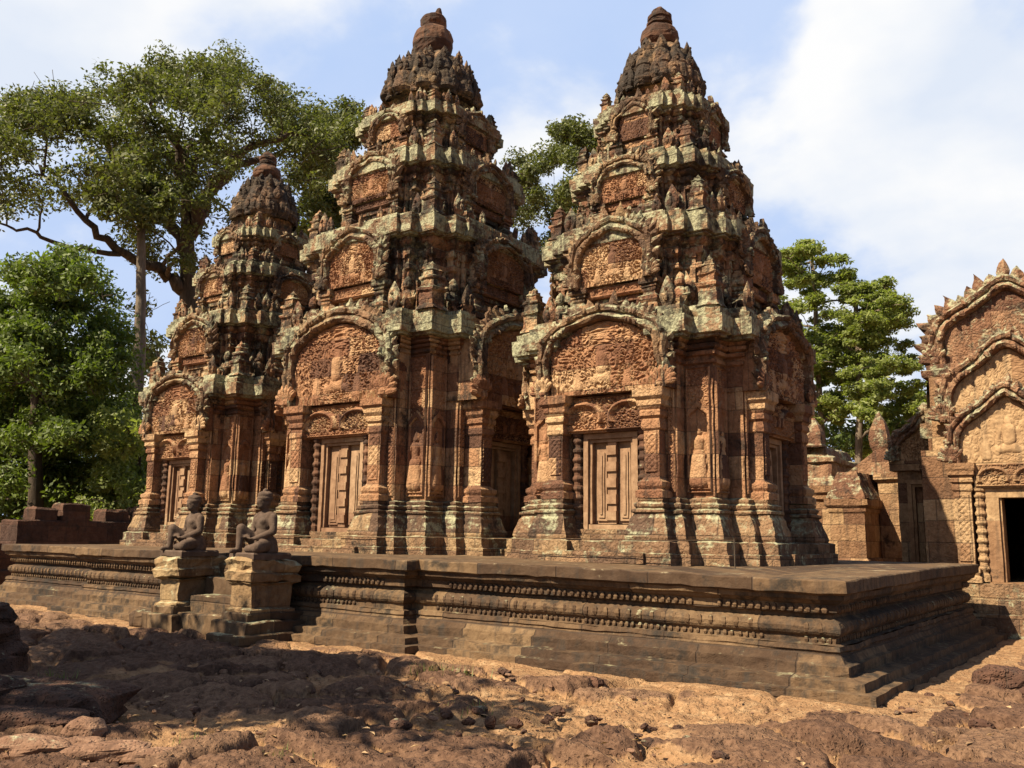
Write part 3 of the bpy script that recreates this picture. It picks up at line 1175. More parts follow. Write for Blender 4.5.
        mb.build('storey_cornice', M['cornice'], st, .006, 8, blk=.012)
        for k in range(4):
            sd = Side(cx, cy, k)
            full = k in (0, 1)
            nw = tw2 * random.uniform(.52, .60)
            rr = tm + .24 * s + .08
            zped = z0 + random.uniform(.46, .56) * h
            for g in (-1, 1):
                mb = MB()
                u0, u1 = sorted((g * nw, g * (nw + .24 * s)))
                pilaster(mb, sd, u0, u1, tm - .06, rr, z0 + .02, z0 + .26 * h, zped, .09 * s)
                mb.build('storey_pilaster', M['tier'], st, .012, 5)
            mb = MB()
            sd.box(mb, -nw - .02, nw + .02, tm - .02, rr - .05, zped - .16 * h, zped - .01, .12)
            if full:
                relief(mb, sd, -nw, nw, zped - .155 * h, zped - .015, rr - .045, 'scroll', .03, seed + j, .02)
            mb.build('storey_lintel', M['panel'], st, .006, 5)
            false_door(st, sd, nw * .78, tm + .04, z0 + .03, zped - .16 * h - .01, M['tier'], M['tier'])
            pediment(st, sd, nw + .30 * s, z1 + random.uniform(.55, 1.05) * hh - zped, zped, tm - .2, rr + .10, PM2, seed + j * 7 + k, 1 if (full and j < 2) else 0,
                     sub=False, leafk=1.3, fig=j < 2, pw=random.uniform(2.6, 4.0), tip=.06, lobe=.03, frame_w=.24, leafh=.2)
            # corner pieces
            p = sd.xy(-ta - .02 * s, ta + .02 * s)
            mb = MB()
            turret(mb, (p[0], p[1], z2 - .05), D['tur'] * (.8 - .14 * j) * random.choice((1, 1, .95, .66)), D['tur'] * .2 * (.8 - .12 * j))
            mb.build('storey_turret', M['tier'], st, .020, 6)
            for g, uu, dd, hs in [(g, u_, d_, h_) for g in (-1, 1) for u_, d_, h_ in ((tw2 * .45, tm + .16, .34), (tw2 * .72, tm + .14, .40), (ta * .80, ta + .12, .46))]:
                if random.random() < .28:
                    continue                                   # lost
                p = sd.xy(g * uu, dd)
                mb = MB()
                antefix(mb, (p[0], p[1], z2 - .06), D['tur'] * (hs - .07 * j) * random.uniform(.8, 1.15), k * math.pi / 2)
                mb.build('storey_antefix', M['tier'], st, .016, 7)
            for g in (-1, 1):
                p = sd.xy(g * tw2 * .96, tm + .06)
                if random.random() < .15:
                    continue
                mb = MB()
                antefix(mb, (p[0], p[1], z2 - .06), D['tur'] * (.58 - .1 * j), k * math.pi / 2)
                mb.build('storey_antefix', M['tier'], st, .014, 7)
                p = sd.xy(g * ta * .84, ta + .10 * s)
                mb = MB()
                antefix(mb, (p[0], p[1], z0 + .08), h * .50, k * math.pi / 2)
                mb.build('storey_guardian', M['tier'], st, .012, 7)
    # --- crowning lotus dome
    zd, zq, rd = D['dome']
    hd = zq - zd
    mb = MB()
    extrude(mb, plan(cx, cy, rd * .66, rd * .5, rd * .78), [(.03, zd - .3), (.03, zd + .04 * hd), (0, zd + .07 * hd), (0, zd + .24 * hd), (.05, zd + .27 * hd), (.10, zd + .31 * hd), (0, zd + .33 * hd)], .1, .08)
    dm = mb.build('lotus_dome', M['tier'], th, .012, 5)
    mb = MB()
    kk = [(.55, .25), (1.0, .27), (1.06, .31), (1.02, .40), (.97, .50), (.91, .57), (.92, .59), (.88, .66), (.80, .75), (.74, .80), (.74, .82), (.66, .88), (.54, .95), (.42, 1.0)] if D['bell'] else \
         [(.55, .25), (1.0, .27), (1.05, .33), (1.02, .44), (.96, .53), (.98, .55), (.94, .62), (.84, .74), (.76, .80), (.76, .82), (.68, .89), (.56, .95), (.44, 1.0)]
    lathe(mb, (cx, cy, zd), [(rd * r_, z_ * hd) for r_, z_ in kk], 72, lob=12, lamp=.16, zseg=.06)
    for nn, rr_, zz_, hs_ in ((16, 1.0, .24, .34), (14, .92, .50, .30), (12, .76, .72, .24), (10, .58, .86, .16)):
        for k in range(nn):
            if random.random() < .12:
                continue
            an = (k + .5 * (nn % 4 == 2)) / nn * 2 * math.pi
            antefix(mb, (cx + math.cos(an) * rd * rr_, cy + math.sin(an) * rd * rr_, zd + zz_ * hd), hd * hs_ * random.uniform(.85, 1.2), an + math.pi / 2)
    mb.build('lotus_petals', M['dome'], dm, .020, 5)
    # --- water-pot finial
    zf, rk, broken = D['kal']
    hf = zf - zq
    mb = MB()
    pr = [(1.02, -.10), (1.06, -.03), (.80, .0), (.76, .05), (.88, .08), (1.02, .16), (1.06, .26), (1.0, .37), (.82, .45), (.60, .48), (.58, .53)]
    if broken:
        pr = [(1.02, -.10), (1.04, -.03), (.82, .0), (.80, .05), (.94, .14), (1.04, .28), (1.03, .42), (.92, .56), (.70, .65), (.60, .68)]
    pr += ([(.62, .72), (.66, .76), (.66, .88), (.56, .93), (.40, .91)] if broken else
           [(.70, .55), (.72, .60), (.58, .63), (.60, .68), (.66, .70), (.64, .77), (.46, .82), (.42, .88), (.2, .97), (.03, 1.0)])
    lathe(mb, (cx, cy, zq), [(rk * r_, z_ * hf) for r_, z_ in pr], 28, zseg=.06)
    if broken:
        ball(mb, (cx + rk * .35, cy, zq + hf * .97), (rk * .18, rk * .18, hf * .12), 8, 6)
    mb.build('pot_finial', M['finial'], th, .016, 6, blk=.012, bs=(.35, .22))
    return th


NEAR = dict(a=1.67, w2=1.20, m=1.96, w=1.02, rf=2.2, rs=2.20, notch=.74, zw=2.22, zc=4.28, zk=4.65, zt=5.2,
            lint=(3.27, 3.86), pc=3.22, dw=.50, dz=(1.72, 3.26), ped=(1.24, 1.42, 3.88), tur=.85,
            tiers=[(5.2, 6.45, 6.95, 1.36, .22), (6.95, 7.8, 8.25, 1.03, .19), (8.25, 9.08, 9.48, .74, .16)],
            dome=(9.48, 10.85, .76), kal=(11.77, .35, False), bell=False)
MID = dict(a=2.0, w2=1.50, m=2.30, w=1.28, rf=2.5, rs=2.72, notch=.94, zw=2.22, zc=5.0, zk=5.3, zt=5.85,
           lint=(3.46, 4.10), pc=3.45, dw=.60, dz=(1.62, 3.45), ped=(1.56, 1.92, 4.12), tur=1.0,
           tiers=[(5.85, 7.42, 7.95, 1.68, .26), (7.95, 9.1, 9.6, 1.34, .22), (9.6, 10.46, 10.85, .98, .2)],
           dome=(10.85, 12.55, 1.06), kal=(13.70, .46, True), bell=True)
LEFT = dict(NEAR)
LEFT.update(rs=2.08, dome=(9.3, 10.9, .80), tiers=[(5.2, 6.45, 6.92, 1.36, .22), (6.92, 7.85, 8.28, 1.0, .19), (8.28, 8.95, 9.3, .74, .16)])
TY = 14.5


# ------------------------------------------------------------------ ground
def make_ground():
    ang_f = np.concatenate([np.linspace(-180, -8, 40)[:-1], np.linspace(-8, 80, 760), np.linspace(80, 180, 30)[1:]])
    # angle measured from +Y towards -X
    rr = np.concatenate([[.3, .8, 1.6, 2.4], np.geomspace(2.9, 30, 500), np.geomspace(31.5, 900, 26)])
    A, Rr = np.meshgrid(R(1) * ang_f, rr, indexing='ij')
    X = -np.sin(A) * Rr
    Y = np.cos(A) * Rr
    p = np.stack([X.ravel(), Y.ravel()], -1)
    near = Rr.ravel() < 31
    z = np.zeros(len(p))
    slab = np.zeros(len(p))
    tone = np.full(len(p), .5)
    q = p[near]
    q3 = np.concatenate([q, np.zeros((len(q), 1))], 1)
    wq = q + .13 * np.stack([fbm(q3 * 1.3, 3, 1), fbm(q3 * 1.3 + 50, 3, 2)], -1)
    # paving courses run along X, blocks longer than wide
    sc = wq * np.array([.88, 1.4])
    f1, f2, idh, off = worley(sc, 4)
    e = f2 - f1
    ex = (idh > .06).astype(float)
    round_ = sstep(.0, .12, e) * .8 + .2 * sstep(.1, .5, e)
    big = fbm(q3 * .35, 3, 9)
    tilt = (off[:, 0] * (np.mod(idh * 71, 1) - .5) + off[:, 1] * (np.mod(idh * 137, 1) - .5)) * .16
    sandy = .60 * np.exp(-((q[:, 0] + 4.8) / 3.6) ** 2) * np.exp(-((q[:, 1] - 7.6) / 1.7) ** 2)
    ero = sstep(-.30, .30, fbm(q3 * .8 + 7, 3, 21) + .68 - sandy)
    hgt = ex * round_ * (.3 + .7 * ero) * (.075 + .115 * np.mod(idh * 29, 1) + tilt * 1.7)
    pits = fbm(q3 * 5.0, 4, 30, .6) * .013 - .026 * sstep(.25, .6, vnoise(q3 * 9.0, 61)) * ex
    fine = fbm(q3 * 17, 3, 44) * .012
    z_ = -.065 - .035 * ex * (1 - sstep(.0, .05, e)) + hgt + pits * (.5 + .7 * ex * round_) + fine + big * .03
    # sand banked against the foot of the platform
    dist_front = 9.1 - q[:, 1]
    foot = np.exp(-(np.clip(dist_front, 0, 9) / .4) ** 2) * (q[:, 0] < -2) + np.exp(-(np.clip(q[:, 0] + 2.4, 0, 9) / .35) ** 2) * (q[:, 1] > 9)
    foot = np.clip(foot, 0, 1)
    z_ = z_ * (1 - .7 * foot) + foot * .01 * fbm(q3 * 3, 3, 3)
    sl = ex * sstep(.015, .09, e) * ero * (1 - .9 * foot)
    far = np.exp(-(np.clip(np.hypot(q[:, 0], q[:, 1]) - 20, 0, 50) / 4) ** 2)
    z[near] = z_ * far
    slab[near] = np.clip(sl * 1.15, 0, 1)
    tone[near] = np.mod(idh * 53, 1)
    na, nr = A.shape
    idx = np.arange(na * nr).reshape(na, nr)
    qd = np.stack([idx[:-1, :-1], idx[:-1, 1:], idx[1:, 1:], idx[1:, :-1]], -1).reshape(-1, 4)
    # sew the small hole under the camera
    mb = MB()
    P = np.concatenate([p, z[:, None]], 1)
    mb.add(P, [qd, idx[:-1, 0]])
    o = mb.build('ground', M['ground'], smooth=True, attrs={'slab': slab, 'tone': tone})
    tag(o, kind='structure')
    return o


make_ground()


# ------------------------------------------------------------------ platform
def sag(mb):
    """old settlement: the near corner of the platform has sunk a little"""
    for i, v in enumerate(mb.v):
        f = sstep(-9.0, -2.9, v[:, 0]) * sstep(15.5, 9.5, v[:, 1]) if False else np.clip((v[:, 0] + 9) / 6, 0, 1) * np.clip((14 - v[:, 1]) / 4.5, 0, 1)
        v[:, 2] -= .055 * f * np.clip(v[:, 2] / PZ, 0, 1)


PPOLY = [(-21.6, 9.78), (-17.9, 9.78), (-17.9, 9.53), (-8.9, 9.53), (-8.9, 9.78), (-2.889, 9.78), (-2.889, 17.3), (-9.5, 17.3), (-9.5, 18.2), (-21.6, 18.2)]


def make_platform():
    th = thing('temple_platform', (-2.9, 9.8, 0), 'long low stone platform with bead mouldings carrying the three towers', 'platform')
    cap = MB()
    extrude(cap, PPOLY, [(-.05, 1.075), (0, 1.10), (.0, 1.222), (-.012, PZ)], .16, .1)
    sag(cap)
    cap.build('coping', M['platcap'], th, .010, 5, blk=.012, bs=(1.1, 3))
    up = MB()
    extrude(up, PPOLY, [(-.13, .52), (-.20, .535), (-.20, .60), (-.16, .63), (-.14, .66), (-.135, .71), (-.16, .76), (-.21, .785), (-.24, .80), (-.24, .84), (-.17, .86), (-.17, .955),
                        (-.13, .975), (-.11, 1.0), (-.07, 1.015), (-.06, 1.06), (-.05, 1.078)], .16, .06, False)
    sag(up)
    up.build('moulded_dado', M['plat'], th, .007, 6, blk=.008, bs=(.9, 3))
    lo = MB()
    extrude(lo, PPOLY, [(.34, -.4), (.31, .03), (.31, .10), (.19, .112), (.18, .20), (.0, .215), (-.02, .22), (-.02, .33), (-.07, .345), (-.13, .45), (-.11, .47), (-.125, .521)], .16, .06, False)
    sag(lo)
    lo.build('plinth', M['plat'], th, .010, 5, blk=.010, bs=(1.0, .22))
    # bead rows along the faces that can be seen
    runs = [((-21.6, 9.78), (-17.9, 9.78)), ((-17.9, 9.53), (-8.9, 9.53)), ((-8.9, 9.78), (-2.889, 9.78)), ((-2.889, 9.78), (-2.889, 17.3)), ((-8.9, 9.53), (-8.9, 9.78))]
    mb = MB()
    for (x0, y0), (x1, y1) in runs:
        L_ = math.hypot(x1 - x0, y1 - y0)
        tx, ty = (x1 - x0) / L_, (y1 - y0) / L_
        nx, ny = ty, -tx
        for off, z, step, r in ((-.168, .905, .092, .036), (-.165, .70, .155, .050), (-.198, .567, .085, .030)):
            k = int((L_ + 2 * off) / step)
            for i in range(k):
                s = -off * 1.0 + (i + .5) * step
                if vnoise(np.array([[x0 + tx * s, y0 + ty * s, z * 3]]) * 1.1, 3)[0] > .52:
                    continue                                      # worn away
                jx = random.uniform(-.012, .012)
                ball(mb, (x0 + tx * (s + jx) + nx * (off), y0 + ty * (s + jx) + ny * off, z),
                     (r * random.uniform(.85, 1.1), r * random.uniform(.85, 1.1), r * 1.25), 7, 5)
    sag(mb)
    tag(mb.build('bead_moulding', M['bead'], th, .006, 14), kind='stuff')
    return th


make_platform()


# ------------------------------------------------------------------ stairs with pedestals
def ebox(mb, x0, x1, y0, y1, z0, z1, seg=.14, bev=.02):
    extrude(mb, [(x0, y0), (x1, y0), (x1, y1), (x0, y1)], [(0, z0), (0, z1 - bev), (-bev, z1)], seg, .14, True, 0, True)


SX = -12.55


def make_stairs():
    th = thing('stone_staircase', (SX, 9.0, 0), 'short worn stone staircase between two pedestals at the platform front', 'stairs')
    for i, (y0, z1) in enumerate(((8.62, .33), (8.86, .60), (9.12, .86), (9.36, 1.08))):
        mb = MB()
        ebox(mb, SX - (.40 if i else .62), SX + (.84 if i else .95), y0, 9.75, -.15, z1)
        mb.build('step', M['stair'], th, .022, 3)
    for x0, x1 in ((SX - .98, SX - .42), (SX + .86, SX + 1.40)):
        mb = MB()
        ebox(mb, x0 - .12, x1 + .16, 8.46, 9.62, -.15, .30)
        ebox(mb, x0 - .03, x1 + .05, 8.56, 9.62, .302, .42)
        pl = mb.build('pedestal_foot', M['stair'], th, .02, 3)
        mb = MB()
        extrude(mb, [(x0, 8.64), (x1, 8.64), (x1, 9.45), (x0, 9.45)], [(.03, .422), (.03, .46), (-.03, .48), (-.04, .80), (.0, .84)], .12, .12)
        mb.build('pedestal_shaft', M['stairlight'], th, .025, 3)
        mb = MB()
        extrude(mb, [(x0, 8.64), (x1, 8.64), (x1, 9.45), (x0, 9.45)], [(-.04, .842), (.04, .87), (.06, .98), (.02, 1.02), (.03, 1.08), (.05, 1.15), (.0, 1.20)], .12, .1)
        mb.build('pedestal_top', M['stairlight'], th, .05, 2.6)
    mb = MB()
    ebox(mb, SX + .9, SX + 1.66, 8.30, 9.5, -.15, .13)
    mb.build('loose_ground_slab', M['stair'], th, .02, 3)
    return th


make_stairs()


# ------------------------------------------------------------------ guardian statues
def guardian(x, y, z, label, yaw, scale=1.0, tilt=0.0):
    """kneeling temple guardian: right knee raised, hands in the lap, on a thin slab"""
    th = thing('guardian_statue', (x, y, z), label, 'statue', 'guardian statues beside the stairs')
    mb = MB()
    ebox(mb, x - .29, x + .29, y - .36, y + .34, z, z + .095)
    mb.build('slab', M['statue'], th, .008, 5)
    t = MB()
    # local: faces -Y, +X is the figure's left
    def cap_(a, b, r0, r1, n=12, k=7):
        a, b = np.array(a, float), np.array(b, float)
        f = np.linspace(0, 1, k)[:, None]
        tube(t, a + (b - a) * f, np.linspace(r0, r1, k), n)
        ball(t, a, (r0,) * 3, n, 8)
        ball(t, b, (r1,) * 3, n, 8)
    ball(t, (0, .06, .13), (.215, .19, .14), 16, 10)             # hips
    ball(t, (0, .04, .28), (.165, .125, .17), 16, 10)            # belly
    ball(t, (0, .03, .43), (.205, .125, .15), 16, 10)            # chest
    ball(t, (-.075, -.045, .455), (.085, .06, .06), 10, 8)
    ball(t, (.075, -.045, .455), (.085, .06, .06), 10, 8)
    cap_((-.14, .04, .525), (.14, .04, .525), .07, .07)          # shoulders
    cap_((0, .03, .54), (0, .02, .63), .068, .062)               # neck
    ball(t, (0, 0, .735), (.103, .115, .125), 16, 12)            # head
    ball(t, (0, -.03, .675), (.078, .085, .06), 12, 8)           # jaw
    ball(t, (0, -.115, .715), (.022, .03, .034), 8, 6)           # nose
    ball(t, (0, -.10, .755), (.075, .026, .014), 10, 6)          # brow
    ball(t, (0, -.098, .672), (.042, .02, .013), 8, 6)           # lips
    for g in (-1, 1):
        ball(t, (g * .042, -.098, .735), (.022, .014, .011), 8, 6)
        ball(t, (g * .105, .015, .72), (.02, .032, .055), 8, 6)  # ears
    # arms
    cap_((-.215, .04, .50), (-.265, .02, .31), .068, .056)
    cap_((-.265, .02, .31), (-.12, -.19, .235), .054, .042)
    cap_((.215, .04, .50), (.265, .02, .31), .068, .056)
    cap_((.265, .02, .31), (.09, -.16, .215), .054, .042)
    for (hx, hy, hz, g) in ((-.09, -.22, .225, 1), (.05, -.185, .205, -1)):
        ball(t, (hx, hy, hz), (.055, .045, .03), 10, 7)
        for q in range(4):
            cap_((hx + g * .02, hy - .02 + q * .016, hz + .012), (hx + g * (.085 - .006 * abs(q - 1)), hy - .03 + q * .018, hz - .02), .013, .010, 6, 3)
        cap_((hx - g * .01, hy - .035, hz + .012), (hx + g * .03, hy - .07, hz - .005), .014, .011, 6, 3)
    # figure's right leg: knee up, foot flat; left leg folded on the ground
    cap_((-.12, .0, .14), (-.19, -.27, .34), .105, .078)
    cap_((-.19, -.27, .34), (-.16, -.31, .07), .072, .05)
    cap_((-.16, -.29, .04), (-.17, -.44, .03), .045, .035)
    cap_((.13, .0, .11), (.26, -.26, .085), .11, .085)
    cap_((.26, -.26, .085), (.02, -.28, .06), .072, .05)
    cap_((.02, -.27, .05), (-.07, -.22, .045), .044, .034)
    ca, sa = math.cos(yaw), math.sin(yaw)

    def place(mbt):
        out = MB()
        v = np.concatenate(mbt.v) * scale * np.array([.90, .90, 1.0])
        v = v + np.stack([v[:, 2] * tilt, 0 * v[:, 0], 0 * v[:, 0]], -1)
        v = np.stack([v[:, 0] * ca - v[:, 1] * sa, v[:, 0] * sa + v[:, 1] * ca, v[:, 2]], -1) + np.array([x, y, z + .085])
        out.v.append(v)
        out.f = mbt.f
        out.n = len(v)
        return out
    b = place(t).build('body', M['statue'], th, smooth=True)
    rm = b.modifiers.new('merge', 'REMESH')
    rm.mode = 'VOXEL'
    rm.voxel_size = .0135
    rm.use_smooth_shade = True
    sm = b.modifiers.new('soft', 'SMOOTH')
    sm.factor = .5
    sm.iterations = 4
    t = MB()
    # tiered hair crown
    lathe(t, (0, .01, .775), [(.118, -.03), (.128, .0), (.126, .02), (.112, .028), (.118, .045), (.116, .065), (.098, .085), (.07, .098), (.045, .105), (.042, .13), (.012, .145)], 20, zseg=.02)
    place(t).build('hair_crown', M['statue'], th, .006, 18, smooth=True)
    t = MB()
    lathe(t, (0, .05, .0), [(.235, .01), (.245, .05), (.228, .11), (.20, .17), (.185, .19), (.17, .185)], 24, 1.0, .86, zseg=.03)
    place(t).build('loincloth', M['statue'], th, .006, 12, smooth=True)
    return th


guardian(-13.22, 8.98, 1.19, 'darker stone guardian kneeling on the farther left pedestal with a thin slab', R(-8), 1.04, .0)
guardian(-11.40, 8.98, 1.19, 'stone guardian kneeling on the nearer right pedestal of the stairs, with pale lichen block below', R(-4), 1.07, .0)

tower(-7.35, TY, NEAR, 'right-hand nearest red sandstone tower with intact rounded pot finial and big arched pediment', 1)
tower(-13.24, TY, MID, 'tallest central sandstone tower with dark bell dome and broken pot finial', 21)
tower(-19.12, TY, LEFT, 'farthest left sandstone tower, smaller in view, in front of the big spreading tree', 41)


# ------------------------------------------------------------------ library at the right
def make_library():
    cx, fy = -2.40, 18.2
    cy = fy + 4.5
    th = thing('library_building', (cx, fy, 0), 'yellow sandstone library with nested flame-edged pediments and dark open doorway', 'building')
    sd = Side(cx, cy, 0)
    D0 = 4.5
    gm = {'slab': M['lib'], 'frame': M['libcrest'], 'naga': M['libcrest'], 'tymp': M['libsmooth']}
    mb = MB()
    sd.box(mb, -1.95, 1.95, -4.2, D0 + .42, -.3, .38)
    sd.box(mb, -1.80, 1.80, -4.1, D0 + .30, .383, .62)
    sd.box(mb, -1.70, 1.70, -4.0, D0 + .20, .623, .90)
    mb.build('stepped_base', M['base'], th, .016, 4)
    # walls round a real doorway
    dw, dz0, dz1 = .25, .98, 2.40
    mb = MB()
    sd.box(mb, -1.52, -.66, D0 - .7, D0 - .1, .9, 3.3)
    sd.box(mb, .66, 1.52, D0 - .7, D0 - .1, .9, 3.3)
    sd.box(mb, -.655, .655, D0 - .7, D0 - .25, dz1 + .17, 3.3)
    sd.box(mb, -1.50, -1.0, -3.9, D0 - .702, .9, 3.6)
    sd.box(mb, 1.0, 1.50, -3.9, D0 - .702, .9, 3.6)
    sd.box(mb, -.998, .998, -3.9, -3.5, .9, 3.6)
    mb.build('wall', M['lib'], th, .01, 4)
    mb = MB()
    sd.box(mb, -1.66, 1.66, -4, D0 - .75, 3.602, 3.9)
    sd.box(mb, -1.56, 1.56, -3.95, D0 - .76, 3.9, 4.2)
    mb.build('cornice', M['cornice'], th, .016, 4)
    # vaulted roof
    mb = MB()
    aa = np.linspace(0, math.pi, 17)
    rows = [sd.pts(-1.55 * np.cos(aa), np.full(17, d), 4.2 + 1.75 * np.sin(aa) ** .8) for d in np.linspace(-3.95, D0 - 1.0, 24)]
    mb.grid(np.stack(rows))
    mb.build('vaulted_roof', M['libcrest'], th, .02, 4)
    # door frame
    mb = MB()
    sd.box(mb, -dw - .21, -dw, D0 - .4, D0 + .02, .92, dz1, .3)
    sd.box(mb, dw, dw + .21, D0 - .4, D0 + .02, .92, dz1, .3)
    sd.box(mb, -dw - .21, dw + .21, D0 - .4, D0 + .02, dz1 + .003, dz1 + .17, .3)
    sd.box(mb, -dw - .25, dw + .25, D0 - .4, D0 + .06, .84, .918, .3)
    fr = mb.build('door_frame', M['libsmooth'], th, .004, 6)
    mb = MB()
    for s in (-1, 1):
        a, b = sorted((s * (dw - .003), s * (dw - .04)))
        sd.box(mb, a, b, D0 - .38, D0 - .03, .92, dz1 - .005, .3)
    mb.build('inner_jamb', M['libsmooth'], fr, .003, 6)
    for s in (-1, 1):
        mb = MB()
        colonette(mb, sd, s * (dw + .30), D0 + .0, .92, dz1 + .17, .085)
        mb.build('colonette', M['lib'], th)
        mb = MB()
        u0, u1 = sorted((s * (dw + .42), s * (dw + .70)))
        pilaster(mb, sd, u0, u1, D0 - .3, D0 + .12, .9, 2.50, 3.02, .10)
        pl = mb.build('pilaster', M['lib'], th, .006, 4)
        mb = MB()
        relief(mb, sd, u0 + .03, u1 - .03, 1.26, 2.46, D0 + .126, 'lattice', .02, 3, .018)
        mb.build('pilaster_relief', M['lib'], pl)
    mb = MB()
    sd.box(mb, -dw - .36, dw + .36, D0 - .2, D0 + .08, dz1 + .175, 3.02)
    lt = mb.build('lintel', M['libsmooth'], th, .005, 5)
    mb = MB()
    relief(mb, sd, -dw - .34, dw + .34, dz1 + .19, 3.0, D0 + .088, 'lintel', .04, 9, .018)
    mb.build('lintel_relief', M['lib'], lt)
    # nested pediments, each farther back and higher
    gm2 = {'slab': M['lib'], 'frame': M['libcrest'], 'naga': M['libcrest'], 'tymp': M['libcrest']}
    kw = dict(tamp=.3, leafk=1.7, pw=2.1, tip=.10, lobe=.05, frame_w=.20, leafh=.10)
    pediment(th, sd, 1.05, 1.42, 3.03, D0 - .5, D0 + .14, gm, 4, 1, True, True, **kw)
    mb = MB()
    sd.box(mb, -1.38, 1.38, D0 - 1.1, D0 - .502, 3.30, 4.75)
    mb.build('attic_wall', M['lib'], th, .01, 4)
    pediment(th, sd, 1.25, 1.60, 3.85, D0 - 1.0, D0 - .30, gm, 6, 1, True, False, **kw)
    mb = MB()
    extrude(mb, sd.rect(-1.40, 1.40, D0 - 1.6, D0 - .62), [(.0, 4.7), (.10, 4.78), (.12, 4.9), (.03, 4.93), (.03, 5.02)], .12, .1)
    mb.build('upper_cornice', M['libcrest'], th, .014, 5)
    pediment(th, sd, 1.46, 1.62, 5.03, D0 - 1.35, D0 - .72, gm2, 8, 1, True, False, **{**kw, 'leafk': 1.4, 'leafh': .20})
    # lower side aisle with blind door and half pediment
    sa = Side(cx - 1.75, fy + 2.6, 0)
    mb = MB()
    sa.box(mb, -.75, .35, -4, .95, -.2, .95)
    sa.box(mb, -.62, .30, -4, .80, .953, 3.05)
    sa.box(mb, -.74, .30, -4, .92, 3.053, 3.25)
    ai = mb.build('side_aisle', M['lib'], th, .012, 4)
    false_door(ai, sa, .40, .85, 1.0, 2.85, M['lib'], M['libsmooth'])
    pediment(ai, sa, .72, 1.05, 3.25, .1, .98, {'slab': M['lib'], 'frame': M['libcrest'], 'naga': M['libcrest'], 'tymp': M['libsmooth']}, 12, 0, True, False, sub=False, pw=2.0, tip=.18)
    mb = MB()
    rows = [sa.pts(.30 - 1.0 * np.sin(aa[:9]), np.full(9, d), 3.25 + 1.05 * np.cos(aa[:9])) for d in np.linspace(-4, .2, 14)]
    mb.grid(np.stack(rows))
    mb.build('half_vault', M['libcrest'], ai, .02, 4)
    return th


make_library()


# ------------------------------------------------------------------ low gallery fragments behind the platform
def spire(mb, c, h, w):
    x, y, z = c
    sq = [(x - w, y - w * .6), (x + w, y - w * .6), (x + w, y + w * .6), (x - w, y + w * .6)]
    extrude(mb, sq, [(0, 0), (.04 * w, .06 * h), (-.05 * w, .12 * h), (-.04 * w, .4 * h), (-.12 * w, .55 * h), (-.3 * w, .75 * h), (-.5 * w, .93 * h), (-.57 * w, h)], .1, .1, True, z)


def make_pavilions():
    th = thing('gate_pavilion', (-6.6, 20.2, 0), 'small ruined pavilion with stepped roof and stone point, right beside the nearest tower', 'pavilion', 'small pavilions beyond the platform')
    mb = MB()
    extrude(mb, [(-7.6, 20.2), (-6.15, 20.2), (-6.15, 22.5), (-7.6, 22.5)], [(.12, -.2), (.12, .9), (0, 1.0), (0, 2.45), (.06, 2.5), (.06, 2.58), (.12, 2.64), (.12, 2.78)], .14, .14)
    mb.build('wall', M['lib'], th, .014, 4)
    mb = MB()
    extrude(mb, [(-7.6, 20.2), (-6.15, 20.2), (-6.15, 22.5), (-7.6, 22.5)], [(.10, 2.783), (.06, 2.85), (-.03, 3.0), (-.06, 3.28), (.0, 3.32), (.0, 3.42), (-.16, 3.46), (-.22, 3.66), (-.30, 3.70)], .12, .1)
    mb.build('stepped_roof', M['libcrest'], th, .03, 4)
    mb = MB()
    spire(mb, (-6.72, 20.42, 3.66), .68, .33)
    mb.build('stone_point', M['libcrest'], th, .015, 4)

    pav1 = th
    th = thing('gate_pavilion', (-5.3, 20.4, 0), 'low orange stone pavilion with tall bud-shaped finial, left of the library', 'pavilion', 'small pavilions beyond the platform')
    mb = MB()
    extrude(mb, [(-6.08, 19.6), (-5.36, 19.6), (-5.36, 21.3), (-6.08, 21.3)], [(.05, -.2), (.05, 1.2), (0, 1.25), (0, 2.16), (.03, 2.2), (.03, 2.27), (.08, 2.33), (.08, 2.46)], .14, .14)
    mb.build('front_wall', M['lib'], th, .01, 4)
    mb = MB()
    extrude(mb, [(-6.08, 19.6), (-5.36, 19.6), (-5.36, 21.3), (-6.08, 21.3)], [(.05, 2.463), (.02, 2.56), (-.06, 2.75), (-.13, 2.96), (-.16, 3.05)], .12, .1)
    mb.build('front_roof', M['libcrest'], th, .035, 3.5)
    mb = MB()
    extrude(mb, [(-5.34, 20.7), (-4.55, 20.7), (-4.55, 22.4), (-5.34, 22.4)], [(.04, -.2), (.04, 1.1), (0, 1.15), (0, 2.85), (.08, 2.93), (.08, 3.06)], .14, .14)
    mb.build('rear_wall', M['lib'], th, .012, 4)
    mb = MB()
    # sloping gable of the rear block
    sd = Side(-5.2, 21.5, 0)
    pf = np.array([(-.85, 3.06), (-.3, 3.5), (-.05, 3.62), (.12, 3.58), (.65, 3.1)])
    rows = [sd.pts(pf[:, 0], np.full(5, d), pf[:, 1]) for d in np.linspace(.85, -.9, 12)]
    mb.grid(np.stack(rows))
    ct = sd.pts(np.array([0.0]), np.array([.85]), np.array([3.05]))
    fan = np.concatenate([rows[0], ct])
    mb.add(fan, [np.array([5, i, i + 1]) for i in range(4)])
    mb.build('gable_roof', M['libcrest'], th, .03, 4)
    mb = MB()
    lathe(mb, (-5.28, 20.8, 3.5), [(.20, -.15), (.24, 0), (.20, .06), (.27, .16), (.30, .32), (.26, .52), (.17, .72), (.05, .90), (.01, .95)], 4, .95, .75, zseg=.08, rot=math.pi / 4)
    mb.build('bud_finial', M['libcrest'], th, .014, 5)
    for p in (pav1, th):                             # they stand well behind the platform
        p.location = (p.location.x * 1.16, p.location.y * 1.16, -.25)
        p.scale = (1.16, 1.16, 1.16)


make_pavilions()


